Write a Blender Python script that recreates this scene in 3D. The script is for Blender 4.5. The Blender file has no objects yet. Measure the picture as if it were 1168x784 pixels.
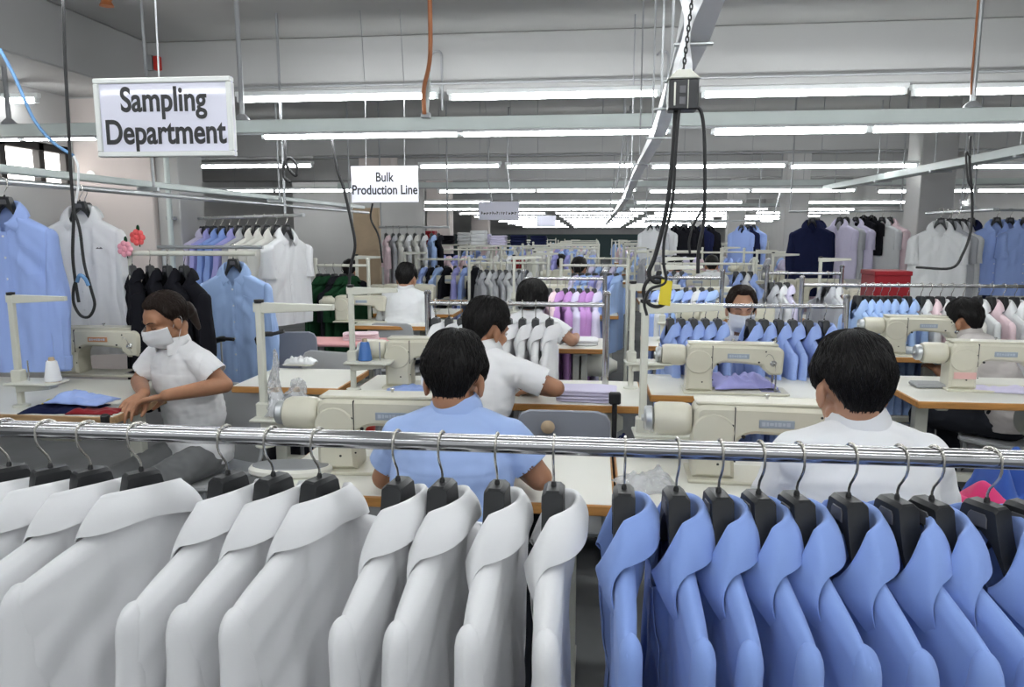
import bpy, bmesh, math, random
from mathutils import Vector, Matrix, Euler, noise

pi = math.pi
R = math.radians
sc = bpy.context.scene
COL = sc.collection

# ---------------------------------------------------------------- camera
F, CX, CY = 850.0, 584.0, 392.0
CAM = Vector((0, 0, 1.5))
PITCH, YAW = R(8.5), R(6.3)
RC = Euler((pi / 2 - PITCH, 0, YAW)).to_matrix()


def ray(px, py):
    return RC @ Vector(((px - CX) / F, -(py - CY) / F, -1.0))


def PY(px, py, Y):
    """where the sight line of a photo pixel meets the upright plane y = Y"""
    d = ray(px, py)
    return CAM + d * (Y / d.y)


def PZ(px, py, z):
    """where it meets the level plane at height z"""
    d = ray(px, py)
    return CAM + d * ((z - 1.5) / d.z)


cam_data = bpy.data.cameras.new('camera')
cam_data.sensor_width = 36.0
cam_data.lens = 36.0 * F / 1168.0
cam_data.clip_start = 0.05
cam_data.clip_end = 200
cam = bpy.data.objects.new('camera', cam_data)
cam.location = CAM
cam.rotation_euler = (pi / 2 - PITCH, 0, YAW)
COL.objects.link(cam)
sc.camera = cam

# ---------------------------------------------------------------- materials
MATS = {}


def mat(name, col, rough=.6, metal=0.0, bump=0.0, bscale=200.0, var=0.0, vscale=6.0, spec=.5,
        emit=None, estr=0.0, tl=0.0, sheen=0.0, trans=0.0, alpha=1.0, sss=0.0, coat=0.0, stretch=None):
    if name in MATS:
        return MATS[name]
    m = bpy.data.materials.new(name)
    m.use_nodes = True
    nt = m.node_tree
    b = nt.nodes['Principled BSDF']
    c = tuple(col) + (1,)
    b.inputs['Base Color'].default_value = c
    b.inputs['Roughness'].default_value = rough
    b.inputs['Metallic'].default_value = metal
    b.inputs['Specular IOR Level'].default_value = spec
    if sheen:
        b.inputs['Sheen Weight'].default_value = sheen
    if trans:
        b.inputs['Transmission Weight'].default_value = trans
    if alpha < 1:
        b.inputs['Alpha'].default_value = alpha
    if coat:
        b.inputs['Coat Weight'].default_value = coat
    if sss:
        b.inputs['Subsurface Weight'].default_value = sss
        b.inputs['Subsurface Radius'].default_value = (.012, .005, .003)
    if emit:
        b.inputs['Emission Color'].default_value = tuple(emit) + (1,)
        b.inputs['Emission Strength'].default_value = estr
    if bump or var:
        tc = nt.nodes.new('ShaderNodeTexCoord')
        mp = nt.nodes.new('ShaderNodeMapping')
        nt.links.new(tc.outputs['Object'], mp.inputs['Vector'])
        if stretch:
            mp.inputs['Scale'].default_value = stretch
    if bump:
        n = nt.nodes.new('ShaderNodeTexNoise')
        n.inputs['Scale'].default_value = bscale
        n.inputs['Detail'].default_value = 3
        nt.links.new(mp.outputs['Vector'], n.inputs['Vector'])
        bp = nt.nodes.new('ShaderNodeBump')
        bp.inputs['Strength'].default_value = bump
        bp.inputs['Distance'].default_value = .002
        nt.links.new(n.outputs['Fac'], bp.inputs['Height'])
        nt.links.new(bp.outputs['Normal'], b.inputs['Normal'])
    if var:
        n = nt.nodes.new('ShaderNodeTexNoise')
        n.inputs['Scale'].default_value = vscale
        n.inputs['Detail'].default_value = 4
        nt.links.new(mp.outputs['Vector'], n.inputs['Vector'])
        rp = nt.nodes.new('ShaderNodeValToRGB')
        rp.color_ramp.elements[0].position = .3
        rp.color_ramp.elements[1].position = .7
        rp.color_ramp.elements[0].color = tuple(x * (1 - var) for x in col) + (1,)
        rp.color_ramp.elements[1].color = tuple(min(1, x * (1 + var * .5)) for x in col) + (1,)
        nt.links.new(n.outputs['Fac'], rp.inputs['Fac'])
        nt.links.new(rp.outputs['Color'], b.inputs['Base Color'])
    if tl:
        out = nt.nodes['Material Output']
        t = nt.nodes.new('ShaderNodeBsdfTranslucent')
        t.inputs['Color'].default_value = c
        mx = nt.nodes.new('ShaderNodeMixShader')
        mx.inputs[0].default_value = tl
        nt.links.new(b.outputs[0], mx.inputs[1])
        nt.links.new(t.outputs[0], mx.inputs[2])
        nt.links.new(mx.outputs[0], out.inputs['Surface'])
    MATS[name] = m
    return m


def cloth(name, col, rough=.85):
    return mat(name, col, rough, tl=.10 if min(col) > .7 else 0, bump=.10, bscale=900, sheen=.15 if max(col) > .1 else 0, spec=.25 if max(col) > .1 else .08)


M_WALL = mat('wall paint', (.50, .495, .485), .8, var=.08, vscale=1.2, bump=.08, bscale=30)
M_PINKWALL = mat('warm wall paint', (.58, .52, .495), .8, var=.06, vscale=1.5)
M_CEIL = mat('ceiling paint', (.44, .44, .43), .85, var=.08, vscale=.8, bump=.05, bscale=20)
M_BEAM = mat('beam paint', (.40, .40, .395), .8, var=.06, vscale=.9, bump=.05, bscale=20)
M_FLOOR = mat('grey floor', (.16, .165, .17), .55, var=.25, vscale=2.5)
M_CREAM = mat('cream enamel', (.66, .635, .52), .32, var=.05, vscale=9, coat=.15)
M_CREAM2 = mat('cream painted steel', (.66, .66, .58), .4, var=.06, vscale=8)
M_PIPE = mat('pale green painted steel', (.56, .62, .60), .45, var=.06, vscale=4)
M_GREY = mat('grey steel', (.33, .34, .35), .45, metal=.3)
M_GALV = mat('galvanised steel', (.55, .57, .58), .38, metal=.85, var=.1, vscale=8)
M_DUCT = mat('silver film duct', (.80, .81, .82), .32, metal=.25, var=.08, vscale=6)
M_CHROME = mat('chrome', (.52, .52, .53), .14, metal=1.0, var=.06, vscale=12, stretch=(.6, 8, 8))
M_HOOK = mat('hook wire', (.62, .60, .55), .25, metal=1.0)
M_BLACKP = mat('black plastic', (.018, .019, .021), .45, bump=.1, bscale=500)
M_DKPLATE = mat('dark grey plastic', (.10, .10, .11), .35)
M_BLACK = mat('black rubber', (.012, .012, .013), .55)
M_WOOD = mat('varnished wood edge', (.50, .235, .062), .42, var=.25, vscale=14, stretch=(.5, 4, 4))
M_WOOD2 = mat('worn wood edge', (.42, .26, .13), .55, var=.3, vscale=14, stretch=(.5, 4, 4))
M_LAMI = mat('cream laminate', (.80, .79, .72), .38, var=.03, vscale=3)
M_TUBE = mat('lamp tube', (1, 1, 1), .4, emit=(.96, .99, 1.0), estr=15.0)
M_BATTEN = mat('white lamp housing', (.8, .82, .82), .4)
M_SKIN = mat('skin', (.50, .265, .165), .5, sss=.08, var=.08, vscale=25)
M_SKIN2 = mat('tanned skin', (.42, .205, .115), .5, sss=.08, var=.08, vscale=25)
M_HAIR = mat('black hair', (.008, .007, .007), .55, spec=.25, bump=.4, bscale=160)
M_HAIRB = mat('dark brown hair', (.018, .010, .007), .55, spec=.25, bump=.4, bscale=160)
M_WHITE = cloth('white cotton', (.90, .90, .915))
M_WHITE2 = cloth('soft white cotton', (.78, .79, .80))
M_BLUE = cloth('blue cotton', (.245, .365, .745))
M_BLUE2 = cloth('light blue cotton', (.32, .435, .80))
M_BLUE3 = cloth('sky blue cotton', (.37, .52, .83))
M_BLUEW = cloth('worker blue cotton', (.36, .485, .80))
M_LILAC = cloth('lilac cotton', (.66, .62, .80))
M_LAV = cloth('lavender cotton', (.36, .36, .72))
M_PURPLE = cloth('orchid cotton', (.50, .26, .58))
M_PINK = cloth('pale pink cotton', (.80, .62, .66))
M_CREAMC = cloth('cream cotton', (.72, .71, .66))
M_GREYC = cloth('grey cotton', (.45, .46, .49))
M_NAVY = cloth('navy cloth', (.014, .018, .055))
M_BLACKC = cloth('black cloth', (.012, .012, .016))
M_GREEN = cloth('bottle green cloth', (.012, .045, .020))
M_RED = cloth('red cloth', (.24, .012, .018))
M_TROUS = cloth('grey trousers', (.17, .175, .18))
M_DARKTR = cloth('dark trousers', (.03, .032, .04))
M_MASK = cloth('white mask cloth', (.85, .86, .88))
M_ROSE = mat('rose pink board', (.72, .36, .36), .5)
M_CHAIR = mat('grey moulded plastic', (.30, .32, .37), .45)
M_CHAIRL = mat('pale grey moulded plastic', (.42, .43, .44), .45)
M_REDP = mat('red plastic', (.55, .03, .02), .4)
M_GREENP = mat('olive plastic', (.30, .32, .02), .5)
M_BLUEP = mat('blue plastic', (.05, .16, .45), .4)
M_YELLOW = mat('yellow card', (.75, .60, .03), .5)
M_CLEAR = mat('clear plastic film', (.86, .87, .90), .12, trans=.5, alpha=.55)
M_SIGN = mat('sign sheet', (.74, .74, .86), .35, coat=.3)
M_INK = mat('black ink', (.012, .012, .014), .5)
M_SIGNFRAME = mat('white sign frame', (.80, .82, .80), .35)
M_ORANGE = mat('orange cable sheath', (.40, .14, .05), .5)
M_BLUECAB = mat('blue cable sheath', (.12, .27, .50), .5)
M_NEEDLE = mat('polished steel', (.6, .6, .6), .2, metal=1.0)
M_PLATE = mat('blue grey name plate', (.36, .42, .50), .4, metal=.3)
M_PLATEO = mat('orange name plate', (.55, .25, .12), .4)
M_PLATEP = mat('pink sticker', (.75, .45, .42), .5)
M_CARTON = mat('brown card', (.52, .40, .27), .8, var=.1)
M_THREADW = mat('white thread', (.82, .83, .85), .8, bump=.5, bscale=300)
M_DARKWALL = mat('dark end wall', (.06, .10, .105), .7)
M_WINFRAME = mat('dark window frame', (.015, .014, .013), .6)
M_DAY = mat('daylight glass', (1, 1, 1), .3, emit=(1.0, .95, .90), estr=3.0)
M_GLASS = mat('window glass', (.95, .97, .98), .05, trans=1.0)


# ---------------------------------------------------------------- mesh builder
def frame_of(d):
    d = d.normalized()
    up = Vector((0, 0, 1)) if abs(d.z) < .95 else Vector((1, 0, 0))
    a = d.cross(up).normalized()
    return a, a.cross(d).normalized()


class MB:
    def __init__(s):
        s.v, s.f = [], []

    def add(s, vs, fs):
        b = len(s.v)
        s.v.extend(Vector(v) for v in vs)
        s.f.extend(tuple(i + b for i in f) for f in fs)
        return s

    def rings(s, rings, cap0=True, cap1=True, closed=True):
        n = len(rings[0])
        vs = [p for r in rings for p in r]
        fs = []
        for j in range(len(rings) - 1):
            for i in range(n if closed else n - 1):
                a, b2 = j * n + i, j * n + (i + 1) % n
                fs.append((a, b2, b2 + n, a + n))
        if cap0:
            fs.append(tuple(reversed(range(n))))
        if cap1:
            fs.append(tuple((len(rings) - 1) * n + i for i in range(n)))
        return s.add(vs, fs)

    def prism(s, outline, a0, a1, bev=.003, axis='y', M=None):
        """outline: list of 2-D points, extruded along axis from a0 to a1 with chamfered rims"""
        area = sum(outline[i][0] * outline[(i + 1) % len(outline)][1] - outline[(i + 1) % len(outline)][0] * outline[i][1] for i in range(len(outline)))
        if area < 0:
            outline = outline[::-1]
        n = len(outline)

        def inset(d):
            out = []
            for i in range(n):
                p0, p1, p2 = Vector(outline[i - 1]), Vector(outline[i]), Vector(outline[(i + 1) % n])
                e1, e2 = (p1 - p0), (p2 - p1)
                if e1.length < 1e-7 or e2.length < 1e-7:
                    out.append(p1)
                    continue
                e1.normalize(); e2.normalize()
                n1, n2 = Vector((-e1.y, e1.x)), Vector((-e2.y, e2.x))
                m = n1 + n2
                if m.length < 1e-4:
                    m = n1.copy()
                m.normalize()
                k = max(.35, m.dot(n1))
                out.append(p1 + m * (d / k))
            return out
        ins = inset(bev) if bev else [Vector(p) for p in outline]
        sg = 1 if a1 > a0 else -1

        def to3(p, a):
            q = {'y': (p[0], a, p[1]), 'x': (a, p[0], p[1]), 'z': (p[0], p[1], a)}[axis]
            return (M @ Vector(q)) if M else Vector(q)
        rr = [[to3(p, a0) for p in ins]]
        if bev:
            rr += [[to3(p, a0 + sg * bev) for p in outline], [to3(p, a1 - sg * bev) for p in outline]]
        rr.append([to3(p, a1) for p in ins])
        return s.rings(rr)

    def box(s, c, size, bev=.003, M=None):
        x, y, z = (k / 2 for k in size)
        bev = min(bev, x * .6, y * .6, z * .6)
        ch = [(-x + bev, -y), (x - bev, -y), (x, -y + bev), (x, y - bev), (x - bev, y), (-x + bev, y), (-x, y - bev), (-x, -y + bev)] if bev > 0 else [(-x, -y), (x, -y), (x, y), (-x, y)]
        T = Matrix.Translation(Vector(c))
        if M is not None:
            T = T @ M.to_4x4()
        return s.prism(ch, -z, z, bev, 'z', T)

    def bx(s, x0, x1, y0, y1, z0, z1, bev=.003):
        return s.box(((x0 + x1) / 2, (y0 + y1) / 2, (z0 + z1) / 2), (abs(x1 - x0), abs(y1 - y0), abs(z1 - z0)), bev)

    def tube(s, pts, r, n=8, cap=True):
        pts = [Vector(p) for p in pts]
        rs = r if isinstance(r, (list, tuple)) else [r] * len(pts)
        d0 = (pts[1] - pts[0]).normalized()
        a, b = frame_of(d0)
        rr = []
        for i, p in enumerate(pts):
            if i == 0:
                d = d0
            elif i == len(pts) - 1:
                d = (pts[i] - pts[i - 1]).normalized()
            else:
                d = ((pts[i] - pts[i - 1]).normalized() + (pts[i + 1] - pts[i]).normalized())
                d = d.normalized() if d.length > 1e-6 else d0
            a = (a - d * a.dot(d))
            a = a.normalized() if a.length > 1e-6 else frame_of(d)[0]
            b = d.cross(a)
            rr.append([p + (a * math.cos(2 * pi * k / n) + b * math.sin(2 * pi * k / n)) * rs[i] for k in range(n)])
        return s.rings(rr, cap, cap)

    def lathe(s, prof, c=(0, 0, 0), axis=(0, 0, 1), n=20):
        ax = Vector(axis).normalized()
        a, b = frame_of(ax)
        c = Vector(c)
        rr = [[c + ax * z + (a * math.cos(2 * pi * k / n) + b * math.sin(2 * pi * k / n)) * max(r, 1e-5) for k in range(n)] for r, z in prof]
        return s.rings(rr)

    def ell(s, c, r, M=None, nu=20, nv=12):
        c = Vector(c)
        rr = []
        for j in range(nv + 1):
            t = pi * (j + .02) / (nv + .04)
            ring = []
            for i in range(nu):
                p = 2 * pi * i / nu
                q = Vector((r[0] * math.sin(t) * math.cos(p), r[1] * math.sin(t) * math.sin(p), -r[2] * math.cos(t)))
                ring.append(c + (M @ q if M is not None else q))
            rr.append(ring)
        return s.rings(rr)

    def cap(s, a, b, ra, rb, n=16):
        """tapered capsule"""
        a, b = Vector(a), Vector(b)
        d = b - a
        L = d.length
        d = d / L if L > 1e-6 else Vector((0, 0, 1))
        u, w = frame_of(d)
        rr = []
        for k in range(6):
            t = (k + .15) / 6 * pi / 2
            rr.append((a - d * ra * math.cos(t), ra * math.sin(t)))
        rr.append((a, ra))
        rr.append((b, rb))
        for k in range(6):
            t = pi / 2 - (k + .85) / 6 * pi / 2
            rr.append((b + d * rb * math.cos(t), rb * math.sin(t)))
        return s.rings([[c + (u * math.cos(2 * pi * i / n) + w * math.sin(2 * pi * i / n)) * r for i in range(n)] for c, r in rr])

    def grid(s, fn, nu, nv):
        vs = [fn(i / nu, j / nv) for j in range(nv + 1) for i in range(nu + 1)]
        fs = []
        for j in range(nv):
            for i in range(nu):
                a = j * (nu + 1) + i
                fs.append((a, a + 1, a + nu + 2, a + nu + 1))
        return s.add(vs, fs)

    def mesh(s, name, m=None, ang=38):
        me = bpy.data.meshes.new(name)
        me.from_pydata([tuple(v) for v in s.v], [], s.f)
        bm = bmesh.new()
        bm.from_mesh(me)
        bmesh.ops.recalc_face_normals(bm, faces=bm.faces)
        bm.to_mesh(me)
        bm.free()
        me.update()
        if m:
            me.materials.append(m)
        me.shade_smooth()
        if ang < 180:
            me.set_sharp_from_angle(angle=R(ang))
        return me

    def build(s, name, m=None, parent=None, ang=38):
        return put(name, s.mesh(name, m, ang), parent)


def put(name, me, parent=None, m=None):
    o = bpy.data.objects.new(name, me)
    COL.objects.link(o)
    if parent is not None:
        o.parent = parent
    if m is not None:
        o.material_slots[0].link = 'OBJECT'
        o.material_slots[0].material = m
    return o


def tag(o, label, cat, group=None, kind=None):
    o['label'] = label
    o['category'] = cat
    if group:
        o['group'] = group
    if kind:
        o['kind'] = kind
    return o


def thing(name, label, cat, loc=(0, 0, 0), rz=0.0, group=None):
    o = bpy.data.objects.new(name, None)
    o.empty_display_size = .1
    COL.objects.link(o)
    o.location = loc
    o.rotation_euler = (0, 0, rz)
    return tag(o, label, cat, group)


def struct(name, mb, m):
    o = mb.build(name, m)
    o['kind'] = 'structure'
    return o


def bake(mb, mods, name='baked', ang=180):
    """mesh with the modifiers worked in"""
    me = mb.mesh(name, None, 180) if isinstance(mb, MB) else mb
    o = bpy.data.objects.new('tmp', me)
    COL.objects.link(o)
    for typ, kw in mods:
        md = o.modifiers.new(typ, typ)
        for k, v in kw.items():
            setattr(md, k, v)
    dg = bpy.context.evaluated_depsgraph_get()
    dg.update()
    out = bpy.data.meshes.new_from_object(o.evaluated_get(dg), depsgraph=dg)
    out.name = name
    bpy.data.objects.remove(o)
    out.shade_smooth()
    if ang < 180:
        out.set_sharp_from_angle(angle=R(ang))
    return out


def text_mesh(body, size, bold=.02, sx=1.0, depth=.001):
    cu = bpy.data.curves.new('lettering', 'FONT')
    cu.body = body
    cu.size = size
    cu.align_x = 'CENTER'
    cu.align_y = 'CENTER'
    cu.extrude = depth
    cu.offset = bold * size
    cu.space_line = .95
    o = bpy.data.objects.new('tmp', cu)
    COL.objects.link(o)
    dg = bpy.context.evaluated_depsgraph_get()
    dg.update()
    me = bpy.data.meshes.new_from_object(o.evaluated_get(dg), depsgraph=dg)
    bpy.data.objects.remove(o)
    for v in me.vertices:
        x, y, z = v.co
        v.co = (x * sx, -z, y)          # stand it up, facing -y
    me.name = 'lettering'
    return me


def attach(o, host, label=None):
    """make o a part of host, staying where it is"""
    for k in ('label', 'category', 'group'):
        if k in o:
            del o[k]
    if label:
        o['label'] = label
    bpy.context.view_layer.update()
    o.parent = host
    o.matrix_parent_inverse = host.matrix_world.inverted()


def sm(a, b, x):
    t = max(0.0, min(1.0, (x - a) / (b - a)))
    return t * t * (3 - 2 * t)


def lerp(a, b, t):
    return a + (b - a) * t


def curve(pts, n=8):
    """Catmull-Rom through points"""
    P = [Vector(p) for p in pts]
    P = [P[0] * 2 - P[1]] + P + [P[-1] * 2 - P[-2]]
    out = []
    for i in range(1, len(P) - 2):
        for k in range(n):
            t = k / n
            a, b, c, d = P[i - 1], P[i], P[i + 1], P[i + 2]
            out.append(.5 * ((2 * b) + (c - a) * t + (2 * a - 5 * b + 4 * c - d) * t * t + (3 * b - a - 3 * c + d) * t ** 3))
    out.append(P[-2])
    return out


ORD = 'first second third fourth fifth sixth seventh eighth ninth tenth eleventh twelfth thirteenth fourteenth fifteenth sixteenth seventeenth eighteenth nineteenth twentieth'.split()
ZC = 3.02
# ---------------------------------------------------------------- shirts on hangers
# local frame: the origin is the rail's axis, the shirt's front looks to -x, its shoulders run along y
ZNS, NR, TIP, SLOPE = -.148, .062, .222, .50
NB, NF, NDROP = .040, .036, .086      # neck opening: depth behind, depth in front, fall of its front edge


def ztop(y):
    a = abs(y)
    if a <= NR:
        return ZNS
    s_ = min(1.0, (a - NR) / (TIP - NR))
    return ZNS - SLOPE * (a - NR) - .010 * s_ ** 6


def shirt_surface(seed, T, hem, fold=1.0):
    sd = seed * 7.31

    def f(side, u, v):
        """side -1 front, +1 back; u -1..1 across, v 0..1 down"""
        y0 = u * TIP
        zt = ztop(y0)
        xt = 0.0
        c = 0.0
        if abs(y0) < NR:
            c = math.sqrt(max(0.0, 1 - (y0 / NR) ** 2))
            if side < 0:
                xt, zt = -NF * c, ZNS - NDROP * c ** 1.2
            else:
                xt, zt = NB * c, ZNS + .012 * c
        z = lerp(zt, hem, v)
        d = (zt - z)
        w = TIP + .016 * sm(.05, .35, d)
        prof = math.sqrt(max(0.0, 1 - abs(u) ** lerp(6, 3.0, sm(.03, .25, d))))
        tt = T * prof * (1 + .35 * sm(.1, .6, d))
        k = lerp(math.sqrt(min(1.0, d / .020)), sm(0, .20, d), c)
        x = lerp(xt, side * tt, k)
        yy = u * w
        # falling folds
        n1 = noise.noise(Vector((yy * 15 + sd, z * 2.2, side * 3 + sd)))
        n2 = noise.noise(Vector((yy * 34 + sd * 2, z * 4.0, side * 5 + sd)))
        diag = noise.noise(Vector(((yy + z * .9 * (1 if yy > 0 else -1)) * 17 + sd, z * 3, 9 + side)))
        a = fold * sm(.02, .35, d) * prof
        x += side * 0 + a * (.018 * n1 + .007 * n2) + fold * .009 * diag * sm(.03, .12, d) * (1 - sm(.3, .6, d)) * prof
        if side > 0 and d < .085 and c < .999:
            x += .0016 * min(1.0, d / .012)
        yy += .006 * fold * noise.noise(Vector((z * 6, sd, 4.0))) * sm(.1, .5, d)
        return Vector((x, yy, z))
    return f


def make_shirt_meshes(seed, T=.022, rx=.040, long=True, res=1.0, hem=-.90, dress=False, open_=1.0):
    """-> list of (part name, mesh)"""
    rnd = random.Random(seed)
    f = shirt_surface(seed, T, hem)
    nu, nv = int(56 * res), int(54 * res)
    b = MB()
    for side in (-1, 1):
        b.grid(lambda a, t, s_=side: f(s_, math.sin((a - .5) * pi) * .45 + (a * 2 - 1) * .55, t ** 1.35), nu, nv)
    body = b.mesh('shirt_body', M_WHITE, 180)
    bm = bmesh.new(); bm.from_mesh(body)
    bmesh.ops.remove_doubles(bm, verts=bm.verts, dist=.0006)
    bmesh.ops.recalc_face_normals(bm, faces=bm.faces)
    bm.to_mesh(body); bm.free()
    body.shade_smooth()
    parts = [('shirt_body', body)]
    # sleeves
    L = .60 if long else .235
    for sgn in (-1, 1):
        zt = ztop(TIP) + .008
        ph = rnd.uniform(0, 50)
        lean = rnd.uniform(-.04, .02)
        n, m = int(30 * max(.6, res)), int(40 * res)
        rings = []
        for j in range(m + 1):
            t = (j / m) ** 1.25
            s_ = t * L
            grow = math.sqrt(max(.0, 1 - (1 - min(1.0, s_ / .032)) ** 2) * .90 + .10)
            gx = math.sqrt(max(.0, 1 - (1 - min(1.0, s_ / .026)) ** 2) * .85 + .15)
            yc = TIP - .018 - .006 * sm(0, .2, s_) + .012 * sm(.1, .5, s_)
            xc = lean * s_ + .006 * math.sin(s_ * 7 + ph)
            if long:
                ax = rx * gx * lerp(.74, 1.0, sm(.0, .24, s_)) * lerp(1, .85, sm(.3, .55, s_))
                ay = grow * lerp(.026, .046, sm(.0, .26, s_)) * lerp(1, .82, sm(.3, .55, s_))
            else:
                ax = rx * gx * lerp(1.05, 1.35, sm(.05, .22, s_))
                ay = .046 * grow
            ring = []
            for i in range(n):
                a = 2 * pi * i / n
                ca, sa = math.cos(a), math.sin(a)
                ca = math.copysign(abs(ca) ** 1.4, ca)
                q = Vector((ca * 1.6, sa * 1.6, s_ * 3.2 + ph))
                nz = noise.noise(q) + .5 * noise.noise(q * 2.3)
                k = 1 + nz * .40 * sm(.03, .22, s_)
                drop = .0 * (1 - sm(.03, .12, s_))
                ring.append(Vector((xc + ax * ca * k, sgn * (yc + ay * sa * k), zt - s_ - drop - .5 * (yc + ay * sa - TIP) * (1 - sm(.02, .12, s_)))))
            rings.append(ring)
        # turned-in opening
        last = rings[-1]
        cc = sum(last, Vector()) / n
        rings.append([cc + (p - cc) * .93 + Vector((0, 0, .001)) for p in last])
        rings.append([cc + (p - cc) * .90 + Vector((0, 0, .03)) for p in last])
        parts.append(('sleeve', MB().rings(rings, True, True).mesh('sleeve', M_WHITE, 60)))
        if long:
            base = rings[m]
            cu = []
            for dz, k in ((.0, 1.0), (-.002, 1.10), (-.06, 1.05), (-.062, .98), (-.055, .94)):
                cu.append([cc + (p - cc) * k + Vector((0, 0, dz + .004)) for p in base])
            parts.append(('cuff', MB().rings(cu, False, False).mesh('cuff', M_WHITE, 50)))
    # collar: band, fold, and turned-down fall with points
    pm = R(158) if not dress else R(172)
    op = open_
    skew = rnd.uniform(-.004, .004)
    nphi = int(52 * max(.6, res))

    def neck(phi):
        c = math.cos(phi); s_ = math.sin(phi)
        if c >= 0:
            return Vector((NB * c, NR * s_, ZNS + .012 * c))
        return Vector((-NF * -c, NR * s_, ZNS - NDROP * (-c) ** 1.2))

    def coll(a, t):
        phi = lerp(-pm, pm, a)
        c, s_ = math.cos(phi), math.sin(phi)
        sg = 1 if phi > 0 else -1
        fr = sm(R(70), pm, abs(phi))
        p = neck(phi)
        h = lerp(.042, .034, fr)
        o = Vector((c, s_, 0))
        top = Vector((p.x * .97, p.y * .95, p.z + h + .003))
        if op:
            top += Vector((-.006 * fr, .022 * sg * fr * op, 0))
        if t <= .35:
            return p.lerp(top, t / .35) - o * .002
        if t <= .45:
            k = (t - .35) / .10
            return top + o * (.007 * k) + Vector((0, 0, .0045 * math.sin(k * pi)))
        k = (t - .45) / .55
        side_ = abs(s_) ** 2
        fl = lerp(lerp(.012, .037, side_), .050, fr)
        dn_ = lerp(lerp(.046, .058, side_), .054, fr)
        od = o.lerp(Vector((.0, sg, 0)), fr).normalized()
        edge = top + o * .007 + od * fl + Vector((0, 0, -dn_))
        tip_ = fr ** 2
        edge += Vector((.036 * tip_, .012 * sg * tip_, -.010 * tip_ + skew))
        st = top + o * .007
        q = st.lerp(edge, k)
        return q + o * (.005 * math.sin(k * pi)) + Vector((0, 0, .002 * math.sin(k * pi)))
    cb = MB().grid(coll, nphi, int(26 * max(.5, res)))
    cme = bake(cb, [('SOLIDIFY', dict(thickness=.0022, offset=0))], 'collar', 60)
    cme.materials.clear(); cme.materials.append(M_WHITE)
    parts.append(('collar', cme))
    # front strip with buttons, chest pocket
    pl = MB()
    zb = ZNS - NDROP

    def strip(a, t):
        q = f(-1, (a - .5) * .15, t * .985 + .004)
        return q + Vector((-.0028, 0, 0))
    pl.grid(strip, 6, int(50 * res))
    pme = bake(pl, [('SOLIDIFY', dict(thickness=.0016, offset=0))], 'placket', 50)
    pme.materials.clear(); pme.materials.append(M_WHITE)
    parts.append(('placket', pme))
    return parts, f


def add_details(parts, f, pocket=True):
    """buttons and a chest pocket, for the shirts whose fronts the photo shows"""
    for k in range(6):
        q = f(-1, 0, .03 + .15 * k) + Vector((-.0048, 0, 0))
        b = MB().lathe([(.0001, -.001), (.0052, -.001), (.0056, 0), (.005, .0012), (.003, .0008), (.0001, .0008)], q, (-1, 0, 0), 14)
        parts.append(('button', b.mesh('button', M_WHITE2)))
    if pocket:
        pk = MB().grid(lambda a, t: f(-1, lerp(-.68, -.26, a), lerp(.19, .34 + .02 * (1 - abs(a * 2 - 1)), t)) + Vector((-.003, 0, 0)), 12, 14)
        me = bake(pk, [('SOLIDIFY', dict(thickness=.0018, offset=0))], 'pocket', 50)
        me.materials.clear(); me.materials.append(M_WHITE)
        parts.append(('pocket', me))
    return parts


def hanger_meshes(res=1):
    ys = [-.195, -.19, -.17, -.13, -.09, -.065, -.05, -.043, -.034, -.028, -.024, 0, .024, .028, .034, .043, .05, .065, .09, .13, .17, .19, .195]

    def zt(y):
        a = abs(y)
        if a <= .024:
            return -.070
        if a <= .028:
            return lerp(-.070, -.073, (a - .024) / .004)
        if a <= .05:
            return lerp(-.073, -.153, ((a - .028) / .022) ** .8)
        return -.156 - (a - .05) * .52

    def zb(y):
        a = abs(y)
        if a < .05:
            return -.112 - .064 * (a / .05) ** 1.6
        return -.176 - (a - .05) * .48
    rings = []
    for y in ys:
        t, b = zt(y), zb(y)
        e = abs(y)
        w = .0175 - .0095 * sm(.045, .075, e)
        if e > .193:
            t -= .006; b += .006; w -= .006
        c = min(.006, (t - b) * .3)
        rings.append([Vector(p) for p in ((-w, y, b + c), (-w + c, y, b), (w - c, y, b), (w, y, b + c), (w, y, t - c), (w - c * 1.2, y, t), (-w + c * 1.2, y, t), (-w, y, t - c))])
    body = MB().rings(rings).mesh('hanger_body', M_BLACKP, 30)
    pts = []
    rr = .0185
    for k in range(15):
        a = R(-20) + R(205) * k / 14
        pts.append((0, rr * math.cos(a), rr * math.sin(a)))
    pts += [(0, -.019, -.016), (0, -.0165, -.026), (0, -.010, -.037), (0, -.003, -.047), (0, 0, -.056), (0, 0, -.074)]
    hook = MB().tube(pts, .0021, 8 if res else 5).mesh('hook', M_HOOK)
    col = MB().lathe([(.0045, -.078), (.0045, -.066), (.003, -.062), (.001, -.062)], n=10).mesh('ferrule', M_BLACK)
    pl = MB()
    pl.prism([(-.017, -.106), (.017, -.106), (.016, -.090), (.012, -.084), (-.012, -.084), (-.016, -.090)], -.0195, -.017, .001, 'x')
    plate = pl.mesh('size_plate', M_DKPLATE)
    return [('hanger_body', body), ('hook', hook), ('ferrule', col), ('size_plate', plate)]


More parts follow.
